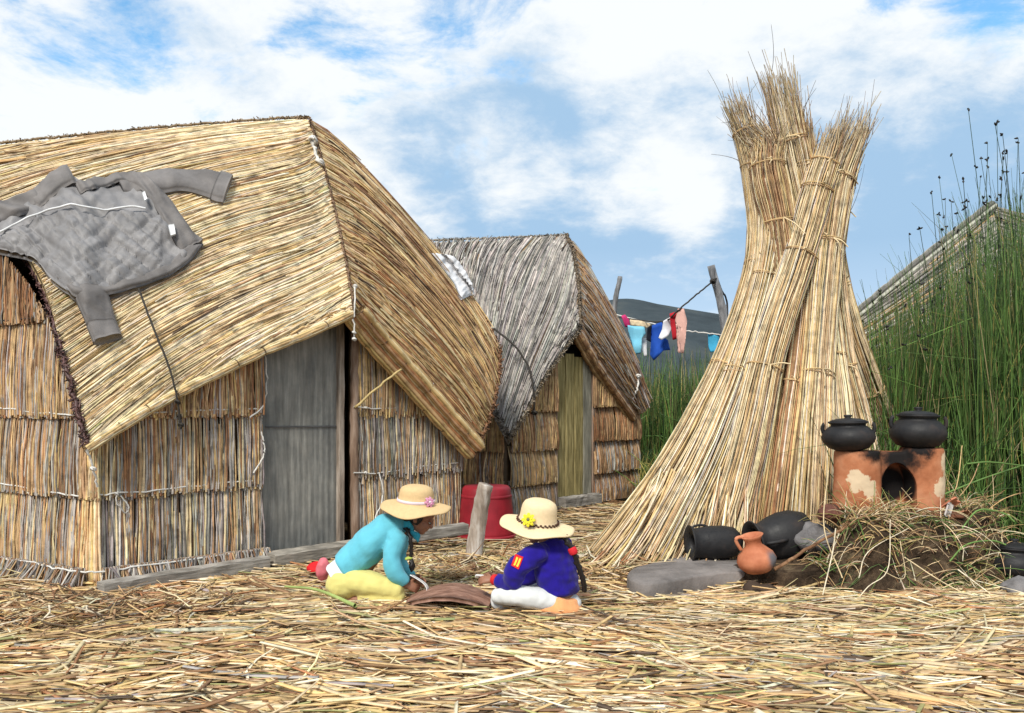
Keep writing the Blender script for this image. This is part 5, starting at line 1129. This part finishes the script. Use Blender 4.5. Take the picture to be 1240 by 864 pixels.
def hand(sol, w_, fw, pn, thumb, curl=.5, k=1.0):
    """w_: wrist, fw: finger direction, pn: direction the palm faces, thumb: side of the thumb"""
    fw = unit(fw); pn = unit(np.asarray(pn, float)-fw*np.dot(pn, fw)); sd_ = np.cross(fw, pn)*thumb; ax = np.array([fw, sd_, pn])
    sol.add(ellipsoid(w_+fw*.030*k, np.array((.036, .028, .014))*k, ax, 14)); sol.add(loft([w_-fw*.02*k, w_+fw*.012*k], [.019*k, .021*k], [.016*k, .014*k], sd_, 12, 5))
    for i, L in enumerate((.048, .054, .050, .039)):
        base = w_+fw*.050*k+sd_*(.0205-.0138*i)*k; p = [base-fw*.012*k, base]; a = .25*curl; d0 = unit(fw+sd_*(.10-.07*i))
        for j, q in enumerate((.42, .33, .25)):
            a += curl*(.55+.1*i); d = d0*math.cos(a)+pn*math.sin(a); p.append(p[-1]+d*L*q*k)
        sol.add(loft(p, np.array([.0080, .0082, .0076, .0068, .0058])*k, None, sd_, 10, 12, 1.0))
    b0 = w_+fw*.012*k+sd_*.020*k; p = [b0, b0+(fw*.55+sd_*.75+pn*.25)*.020*k, b0+(fw*.8+sd_*.75+pn*.6)*.036*k, b0+(fw*1.0+sd_*.6+pn*1.0)*.046*k]
    sol.add(loft(p, np.array([.011, .0095, .0085, .0065])*k, None, pn, 10, 10, 1.0))
def hat(name, parent, c, up, rc, hc, rb, droop, colr, tilt_wave=0.0, ph=0, oval=1.12, fdir=(1, 0, 0)):
    up = unit(up); e1 = unit(np.asarray(fdir, float)-up*np.dot(fdir, up)); e2 = np.cross(up, e1); n_ = 64; V = []; Fs = []
    prof = [(.0, hc), (.35*rc, hc*.995), (.62*rc, hc*.96), (.82*rc, hc*.87), (.92*rc, hc*.72), (.96*rc, hc*.5), (.99*rc, hc*.2), (1.02*rc, .02), (1.08*rc, .004)]
    for q in np.linspace(.08, 1, 9): prof.append((rc*1.08+(rb-rc*1.08)*q, -droop*q**1.6))
    o_ = prof+[(r-.000, z-.006) for r, z in prof[::-1]]
    for (r, z) in o_:
        r = max(r, .0008)
        for k in range(n_):
            a = 2*math.pi*k/n_; q = max(0, (r-rc*1.08)/(rb-rc*1.08)); ww = (tilt_wave*math.cos(2*a+ph)+.006*math.sin(5*a+1))*q
            V.append(np.asarray(c)+(e1*math.cos(a)*oval+e2*math.sin(a))*r+up*(z+ww))
    m_ = len(o_)
    for i in range(m_-1):
        for k in range(n_): Fs.append((i*n_+k, i*n_+(k+1) % n_, (i+1)*n_+(k+1) % n_, (i+1)*n_+k))
    m, n, l, b = base_mat(name+'_felt', .85, .15); t = noise_n(n, l, 60, 3, .6); r = ramp(n, l, t.outputs[0], [(.3, tuple(x*.93 for x in colr)), (.7, tuple(x*1.05 for x in colr))]); l.new(r.outputs[0], b.inputs['Base Color']); bump(n, l, b, t.outputs[0], .25, .002)
    return mk(name, V, Fs, m, parent), e1, e2, up
def band(name, parent, c, e1, e2, up, r, z, h_, mat, oval=1.12, n_=60, th=.004, wob=0):
    V = []; Fs = []
    for (rr, zz) in ((r, z), (r+th, z+.002), (r+th, z+h_-.002), (r, z+h_)):
        for k in range(n_):
            a = 2*math.pi*k/n_; V.append(np.asarray(c)+(e1*math.cos(a)*oval+e2*math.sin(a))*rr+up*(zz+wob*math.sin(a*3)))
    for i in range(3):
        for k in range(n_): Fs.append((i*n_+k, i*n_+(k+1) % n_, (i+1)*n_+(k+1) % n_, (i+1)*n_+k))
    return mk(name, V, Fs, mat, parent)
def flower(name, parent, c, nr, R, npet, mpet, mcen, double=False):
    nr = unit(nr); a1 = unit(np.cross(nr, A_(0, 0, 1))); a2 = np.cross(nr, a1); V = []; Fs = []
    for lay in range(2 if double else 1):
        for k in range(npet):
            a = 2*math.pi*(k+.5*lay)/npet; d = a1*math.cos(a)+a2*math.sin(a); t_ = np.cross(nr, d); b0 = len(V); rr = R*(1-.3*lay)
            for q, w__, z in ((.15, .12, .004), (.55, .22, .010), (.85, .20, .008), (1.0, .05, .002)):
                for s__ in (-1, 1): V.append(np.asarray(c)+d*rr*q+t_*rr*w__*s__+nr*(z+.005*lay))
            for q, w__, z in ((.15, .12, -.001), (.55, .22, .004), (.85, .20, .003), (1.0, .05, -.002)):
                for s__ in (-1, 1): V.append(np.asarray(c)+d*rr*q+t_*rr*w__*s__+nr*(z+.005*lay))
            for j in range(3):
                Fs.append((b0+2*j, b0+2*j+1, b0+2*j+3, b0+2*j+2)); Fs.append((b0+8+2*j, b0+8+2*j+2, b0+8+2*j+3, b0+8+2*j+1)); Fs.append((b0+2*j, b0+2*j+2, b0+8+2*j+2, b0+8+2*j)); Fs.append((b0+2*j+1, b0+8+2*j+1, b0+8+2*j+3, b0+2*j+3))
    o = mk(name, V, Fs, mpet, parent, smooth=False); mk('flower_centre', *ellipsoid(np.asarray(c)+nr*.008, (R*.26, R*.26, R*.26), n=14), mcen, o); return o
def braid(name, parent, pts, r, mat, k=1, tipr=.6):
    L = np.sum(np.linalg.norm(np.diff(np.asarray(pts), axis=0), axis=1)); nn = int(L/(r*1.25)); p = smooth_path(pts, nn); s_ = Sol(); s_.add(loft(pts, [r*.7]*len(pts), None, (0, 1, .1), 10, 20))
    T_ = np.gradient(p, axis=0)
    for i in range(nn):
        t_ = unit(T_[i]); sd_ = unit(np.cross(t_, A_(0, 1, .1))); rr = r*(1-(1-tipr)*i/nn)
        s_.add(ellipsoid(p[i]+sd_*rr*.45*(1 if i % 2 else -1), (rr*.75, rr*.75, rr*1.0), np.array([sd_, np.cross(t_, sd_), unit(t_+sd_*.6*(-1 if i % 2 else 1))]), 12))
    return solid(name, s_, .0045, mat, parent, 1)
def folds(amp, sc, dirv=None):
    def f(v, q):
        p = Vector(v)*sc
        if dirv is not None:
            d = Vector(tuple(dirv)); p = p-d*(p.dot(d))*.75
        return amp*(noise.noise(p)+.4*noise.noise(p*2.3))
    return f

# ---- girl in turquoise
D1 = 5.3
def g1(px, py, dd=0): return P(px, py, D1+dd)
p1 = empty('person', A_(g1(450, 720)[0], D1, 0), 'child in a turquoise sweater and ribboned straw hat kneeling and bending forward', 'person')
sol = Sol(); hc1 = g1(509, 625, -.01); f1 = unit(A_(.86, -.10, -.50)); u1 = A_(.45, 0, .88)
f1, s1_, u1 = head(sol, hc1, f1, u1, 1.0)
neck_b = g1(489, 640, 0)
sol.add(loft([neck_b+A_(-.02, 0, -.02), g1(494, 634), g1(500, 628)], [.042, .034, .036], None, (0, 1, 0), 14, 8))
spine = [g1(424, 700), g1(438, 682), g1(456, 658), g1(471, 643), g1(485, 637)]
sol.add(loft(spine, [.10, .095, .10, .095, .05], [.085, .078, .08, .07, .045], (0, 1, 0), 20, 16))
arms1 = dict(n=[g1(480, 654, -.085), g1(474, 674, -.125), g1(478, 694, -.135), g1(491, 708, -.11)], f=[g1(482, 652, .085), g1(482, 670, .12), g1(487, 688, .12), g1(500, 700, .05)])
for q in ('n', 'f'): sol.add(loft(arms1[q], [.036, .030, .028, .019], None, (0, 1, 0), 14, 14))
hand(sol, arms1['n'][-1]+A_(.01, 0, -.005), A_(.80, .25, -.30), A_(.1, .9, -.3), 1, .55, .95)
hand(sol, arms1['f'][-1]+A_(.01, 0, -.005), A_(.85, -.25, -.25), A_(.1, -.9, -.3), -1, .55, .95)
legs1 = {}
for sgn, q in ((-1, 'n'), (1, 'f')):
    legs1[q] = ([g1(424, 704, sgn*.07), g1(452, 708, sgn*.10), g1(482, 716, sgn*.11)], [g1(484, 722, sgn*.11), g1(455, 725, sgn*.11), g1(428, 727, sgn*.10)])
    sol.add(loft(legs1[q][0], [.055, .05, .04], None, (0, 1, 0), 14, 10)); sol.add(loft(legs1[q][1], [.034, .034, .024], None, (0, 1, 0), 14, 10))
    a_ = legs1[q][1][-1]; toe = a_+A_(-.02, sgn*.03, -.02); sol.add(loft([a_+A_(.02, 0, 0), a_+A_(-.025, sgn*-.015, .005), a_+A_(-.075, sgn*.0, -.012), a_+A_(-.11, sgn*.01, -.018)], [.024, .027, .028, .020], [.022, .024, .016, .010], (0, 1, 0), 14, 10))
solid('body', sol, .0042, M['skin'], p1, 3)
eyes(p1, hc1, f1, s1_, u1)
s_ = Sol(); ax = np.array([f1, s1_, u1]); s_.add(ellipsoid(hc1-f1*.026+u1*.022, (.086, .080, .086), ax)); s_.add(ellipsoid(hc1-f1*.055-u1*.02, (.050, .068, .055), ax)); s_.add(ellipsoid(hc1+f1*.005-s1_*.066-u1*.006, (.026, .014, .045), ax)); s_.add(ellipsoid(hc1+f1*.005+s1_*.066-u1*.006, (.026, .014, .045), ax))
hair1 = solid('hair', s_, .005, M['hair'], p1, 3, folds(.004, 60, f1))
braid('braid', hair1, [g1(492, 640, -.06), g1(497, 652, -.09), g1(498, 668, -.085), g1(497, 678, -.08)], .015, M['hair'])
s_ = Sol(); s_.add(loft([g1(498, 678, -.08), g1(499, 686, -.08), g1(498, 692, -.08)], [.012, .020, .008], None, (0, 1, 0), 12, 8)); solid('braid_tuft', s_, .004, M['hair'], hair1, 1, folds(.004, 70))
s_ = Sol(); s_.add(ellipsoid(g1(496, 676, -.08), (.020, .020, .010))); s_.add(ellipsoid(g1(492, 677, -.09), (.010, .010, .010))); solid('hair_tie', s_, .004, plain('tie_lime', (.42, .50, .10)), hair1, 1)
# sweater
turq = cloth_mat('turquoise_knit', (.12, .45, .56), 130, .4)
s_ = Sol(); sp = [g1(421, 688), g1(436, 673), g1(455, 655), g1(470, 642), g1(484, 637), g1(491, 636)]
s_.add(loft(sp, [.130, .130, .136, .126, .082, .055], [.104, .104, .108, .100, .070, .050], (0, 1, 0), 26, 22, .25))
for q in ('n', 'f'):
    a_ = arms1[q]; s_.add(loft([a_[0]+A_(-.03, 0, .0)]+a_[:3]+[a_[2]*.12+a_[3]*.88], [.062, .060, .052, .046, .031], [.064, .060, .054, .050, .034], (0, 1, 0), 18, 18, .25))
dv = unit(A_(.6, 0, .8))
solid('sweater', s_, .006, turq, p1, 4, lambda v, q: .012*noise.noise(Vector((v[0]*15+v[2]*9, v[1]*5, v[2]*5-v[0]*4)))+.004*noise.noise(Vector(v)*22))
s_ = Sol(); s_.add(loft([g1(490, 640), g1(494, 636), g1(499, 633)], [.055, .056, .060], [.052, .050, .046], (0, 1, 0), 20, 8, .1)); s_.add(loft([g1(497, 644, -.05), g1(505, 650, -.045), g1(506, 657, -.04)], [.012, .026, .006], [.012, .012, .006], (0, 0, 1), 12, 8)); solid('collar', s_, .0055, cloth_mat('turquoise_collar', (.035, .32, .44)), p1, 2)
s_ = Sol(); s_.add(loft([g1(411, 701, 0), g1(420, 692), g1(434, 678)], [.133, .128, .112], [.102, .094, .080], (0, 1, 0), 26, 12, .15)); solid('shirt', s_, .006, cloth_mat('white_shirt', (.68, .70, .74)), p1, 3, folds(.008, 16, A_(.7, 0, .7)))
# trousers
yel = cloth_mat('yellow_trousers', (.62, .55, .19), 120, .15)
s_ = Sol(); s_.add(ellipsoid(g1(421, 706, 0), (.125, .155, .100))); s_.add(ellipsoid(g1(414, 708, -.07), (.092, .085, .092))); s_.add(ellipsoid(g1(414, 708, .07), (.092, .085, .092)))
for q in ('n', 'f'):
    t_, c_ = legs1[q]; s_.add(loft(t_, [.085, .078, .058], [.083, .072, .056], (0, 1, 0), 18, 12)); s_.add(loft([c_[0], c_[1], c_[1]*.35+c_[2]*.65], [.050, .052, .040], None, (0, 1, 0), 18, 12))
solid('trousers', s_, .0065, yel, p1, 4, folds(.007, 14))
# hat
h_c = hc1+u1*.045+A_(-.048, 0, .036); up1 = unit(A_(.06, -.10, 1))
hat1, e1_, e2_, up_ = hat('hat', p1, h_c, up1, .100, .105, .196, .030, (.62, .44, .23), .014, 0.5, 1.05)
bd1 = band('hat_ribbon', hat1, h_c, e1_, e2_, up_, .1025, .010, .018, cloth_mat('ribbon', (.72, .60, .66)), 1.05)
flower('hat_flower', hat1, h_c+(e1_*.080*1.05-e2_*.0)+A_(0, -.075, .018), A_(.55, -.8, .25), .033, 7, plain('flower_pink', (.62, .28, .42)), plain('flower_pale', (.75, .62, .66)), True)
# white paper in the hands
cm_ = plain('white_paper', (.78, .78, .76), .7, .2, .03); nu, nv = 16, 10; V = []
for q in (0, -.004):
    for i in range(nu):
        for j in range(nv):
            u, v = i/(nu-1), j/(nv-1); c = g1(497+20*math.sin(u*2.0)*1.0, 696+22*u, -.14+.09*v); V.append(c+A_(.012*math.sin(v*3)+q, 0, q))
idx = np.arange(nu*nv).reshape(nu, nv); b_ = np.stack([idx[:-1, :-1], idx[1:, :-1], idx[1:, 1:], idx[:-1, 1:]], -1).reshape(-1, 4); rim = np.concatenate([idx[:, 0], idx[-1, 1:], idx[-2::-1, -1], idx[0, -2:0:-1]]); r2 = np.roll(rim, -1); nn_ = nu*nv
o = mk('white_cloth', V, np.concatenate([b_, b_[:, ::-1]+nn_, np.stack([rim, r2, r2+nn_, rim+nn_], -1)]), cm_, origin=g1(507, 710, -.1)); tag(o, 'white curved piece of cloth held by the child in turquoise', 'cloth')

# ---- girl in blue
D2 = 5.08
def g2(px, py, dd=0): return P(px, py, D2+dd)
p2 = empty('person', A_(g2(668, 740)[0], D2, 0), 'child in a blue sweater and flowered straw hat sitting cross-legged with her back turned', 'person')
sol = Sol(); hc2 = g2(651, 636, .02); f2, s2_, u2 = head(sol, hc2, A_(-.82, .42, -.38), A_(-.25, .2, .95), 1.0)
sol.add(loft([g2(664, 662), g2(660, 652), g2(655, 644, .01)], [.045, .036, .038], None, (0, 1, 0), 14, 8))
fw2 = unit(A_(-.75, .62, 0)); sd2 = unit(A_(.62, .75, 0))     # facing; her right side
spine2 = [g2(677, 727), g2(675, 705), g2(671, 683), g2(666, 665), g2(663, 656)]
sol.add(loft(spine2, [.105, .09, .10, .095, .05], [.08, .072, .075, .065, .045], sd2, 20, 14))
shN = g2(666, 668)-sd2*.125; shF = g2(666, 668)+sd2*.125
aN = [shN, g2(626, 688, -.13), g2(619, 706, -.10), g2(597, 702, -.02)]; aF = [shF, shF+fw2*.09+A_(0, 0, -.10), g2(622, 706, .20), g2(597, 698, .12)]
for a_ in (aN, aF): sol.add(loft(a_, [.037, .031, .027, .0185], None, (0, 1, .2), 14, 14))
hand(sol, aN[-1]+A_(-.008, 0, 0), A_(-.92, .22, -.05), A_(.1, .6, -.6), -1, .5, .95); hand(sol, aF[-1]+A_(-.008, 0, 0), A_(-.85, -.25, -.10), A_(0, -.7, -.5), 1, .6, .95)
lN = [g2(668, 728, -.07), g2(628, 722, -.11), g2(602, 722, -.05)]; cN = [g2(603, 727, -.03), g2(618, 731, .08), g2(640, 731, .16)]
lF = [g2(672, 726, .10), g2(648, 715, .28), g2(622, 714, .36)]; cF = [g2(618, 722, .34), g2(612, 728, .20), g2(618, 733, .08)]
for a_ in (lN, lF): sol.add(loft(a_, [.055, .048, .04], None, (0, 1, .1), 14, 10))
for a_ in (cN, cF):
    sol.add(loft(a_, [.033, .033, .023], None, (0, 1, .1), 14, 10)); e_ = a_[-1]; dd_ = unit(a_[-1]-a_[-2]); sol.add(loft([e_, e_+dd_*.04, e_+dd_*.09], [.024, .027, .018], [.020, .018, .010], (0, 0, 1), 12, 8))
solid('body', sol, .0042, M['skin'], p2, 3)
eyes(p2, hc2, f2, s2_, u2)
ax = np.array([f2, s2_, u2]); s_ = Sol(); s_.add(ellipsoid(hc2-f2*.026+u2*.022, (.088, .081, .086), ax)); s_.add(ellipsoid(hc2-f2*.055-u2*.03, (.050, .068, .062), ax)); s_.add(ellipsoid(hc2+f2*.0-s2_*.066-u2*.01, (.030, .014, .045), ax)); s_.add(ellipsoid(hc2+s2_*.066-u2*.01, (.030, .014, .045), ax))
hair2 = solid('hair', s_, .005, M['hair'], p2, 3, folds(.004, 60, f2))
braid('braid', hair2, [g2(672, 645, -.04), g2(684, 652, -.10), g2(694, 668, -.11), g2(700, 685, -.10), g2(706, 702, -.09), g2(708, 716, -.08)], .021, M['hair'])
s_ = Sol(); s_.add(loft([g2(692, 664, -.11), g2(694, 668, -.11), g2(695, 671, -.11)], [.024, .026, .023], None, (0, 1, 0), 14, 6, .2)); solid('hair_tie', s_, .004, plain('tie_red', (.60, .02, .03)), hair2, 1)
blue = cloth_mat('blue_knit', (.016, .008, .23), 120, .5, .9, .25)
s_ = Sol(); s_.add(loft([g2(677, 716), g2(676, 706), g2(672, 686), g2(668, 670), g2(663, 659), g2(661, 655)], [.128, .130, .142, .135, .085, .060], [.105, .106, .108, .092, .062, .055], sd2, 26, 22, .25))
s_.add(loft([shN+sd2*.03, shN, aN[1], aN[2], aN[2]*.25+aN[3]*.75], [.062, .064, .062, .056, .034], [.062, .062, .064, .054, .036], (0, 1, .2), 20, 18, .25)); s_.add(loft([shF-sd2*.03, shF, aF[1], aF[2], aF[2]*.25+aF[3]*.75], [.062, .062, .056, .048, .034], None, (0, 1, .2), 20, 18, .25))
sw = solid('sweater', s_, .006, blue, p2, 4, lambda v, q: .008*noise.noise(Vector((v[0]*12, v[1]*10, v[2]*24)))+.005*noise.noise(Vector(v)*26))
# darker ribbed hem and sleeve patch
dg = bpy.context.evaluated_depsgraph_get(); bv = BVHTree.FromPolygons([tuple(np.array(v.co)+wloc(p2)) for v in sw.data.vertices], [tuple(p.vertices) for p in sw.data.polygons])
def on_sw(px, py, off=.003):
    d = Vector(((px-CX)/F_PX, 1, (HY-py)/F_PX)).normalized(); h_ = bv.ray_cast(Vector((0, 0, EZ)), d)
    return (np.array(h_[0])+np.array(h_[1])*off*(-1 if h_[1].dot(d) > 0 else 1)) if h_[0] is not None else g2(px, py, -.19)
def patch(name, quad, off, mat, parent, nn=9):
    a, b_, c, d = [A_(*q) for q in quad]; V = []
    for o_ in (off, off-.006):
        for i in range(nn):
            for j in range(nn):
                u, v = i/(nn-1), j/(nn-1); q = a*(1-u)*(1-v)+b_*u*(1-v)+c*u*v+d*(1-u)*v; V.append(on_sw(q[0], q[1], o_))
    idx = np.arange(nn*nn).reshape(nn, nn); b2 = np.stack([idx[:-1, :-1], idx[1:, :-1], idx[1:, 1:], idx[:-1, 1:]], -1).reshape(-1, 4); rim = np.concatenate([idx[:, 0], idx[-1, 1:], idx[-2::-1, -1], idx[0, -2:0:-1]]); r2 = np.roll(rim, -1)
    return mk(name, V, np.concatenate([b2, b2[:, ::-1]+nn*nn, np.stack([rim, r2, r2+nn*nn, rim+nn*nn], -1)]), mat, parent)
pt = patch('sleeve_patch', ((624.5, 672), (634, 675), (628, 690), (619, 685)), .005, plain('patch_red', (.55, .012, .015), .7), sw)
ye = plain('patch_yellow', (.72, .55, .05), .7); patch('stripe', ((626, 675.5), (628.2, 676.2), (624.2, 685.5), (622.2, 684.5)), .009, ye, pt, 6); patch('stripe', ((629.6, 676.6), (631.8, 677.2), (627.4, 687.2), (625.4, 686.2)), .009, ye, pt, 6)
s_ = Sol(); s_.add(loft([g2(673, 736, .0), g2(674, 729), g2(676, 720)], [.160, .155, .130], [.146, .138, .110], sd2, 28, 10, .1)); solid('skirt', s_, .006, cloth_mat('peach_skirt', (.80, .36, .15)), p2, 3, folds(.008, 15, A_(0, 0, 1)))
wt = cloth_mat('white_trousers', (.62, .63, .62), 120, .12); s_ = Sol()
for a_, c_ in ((lN, cN), (lF, cF)): s_.add(loft(a_, [.072, .062, .050], [.066, .056, .047], (0, 1, .1), 18, 12)); s_.add(loft([c_[0], c_[1], c_[1]*.3+c_[2]*.7], [.052, .05, .040], None, (0, 1, .1), 18, 12))
s_.add(ellipsoid(g2(676, 730, .02), (.13, .12, .07)))
solid('trousers', s_, .0065, wt, p2, 4, folds(.007, 13))
s_ = Sol(); q_ = aN[2]*.10+aN[3]*.90; ad = unit(aN[3]-aN[2]); s_.add(loft([q_-ad*.012, q_, q_+ad*.012], [.030, .032, .029], None, (0, 1, .2), 18, 6, .2)); solid('bracelet', s_, .004, plain('bracelet_red', (.55, .015, .02)), p2, 1)
h2c = g2(651, 633, .0)+A_(0, 0, .0); up2 = unit(A_(.13, -.16, 1))
hat2, e1_, e2_, up_ = hat('hat', p2, h2c, up2, .103, .132, .205, .020, (.74, .58, .36), .006, 1.0, 1.03)
dkb = plain('brown_braid', (.07, .03, .02), .7); bd = Sol(); 
for k in range(56):
    a = 2*math.pi*k/56; c = h2c+(e1_*math.cos(a)*1.03+e2_*math.sin(a))*.112+up_*(.012+.004*(1 if k % 2 else -1)); bd.add(ellipsoid(c, (.0075, .006, .0055), n=8))
mk('hat_band', bd.V, bd.F, dkb, hat2)
flower('hat_flower', hat2, g2(640, 630, -.130), A_(-.25, -.92, .28), .040, 8, plain('flower_yellow', (.72, .64, .03)), plain('flower_core', (.16, .15, .08)), True)
s_ = Sol(); s_.add(ellipsoid(g2(642, 637, -.125), (.016, .010, .010))); solid('hat_ornament', s_, .004, dkb, hat2, 1)
o = mk('white_stick', *tube(np.array([g2(576, 697, .0), g2(584, 697.5, .02), g2(592, 701, .03)]), .007, 8)[:2], cm_, origin=g2(584, 698)); tag(o, 'small white stick in the hand of the child in blue', 'stick')
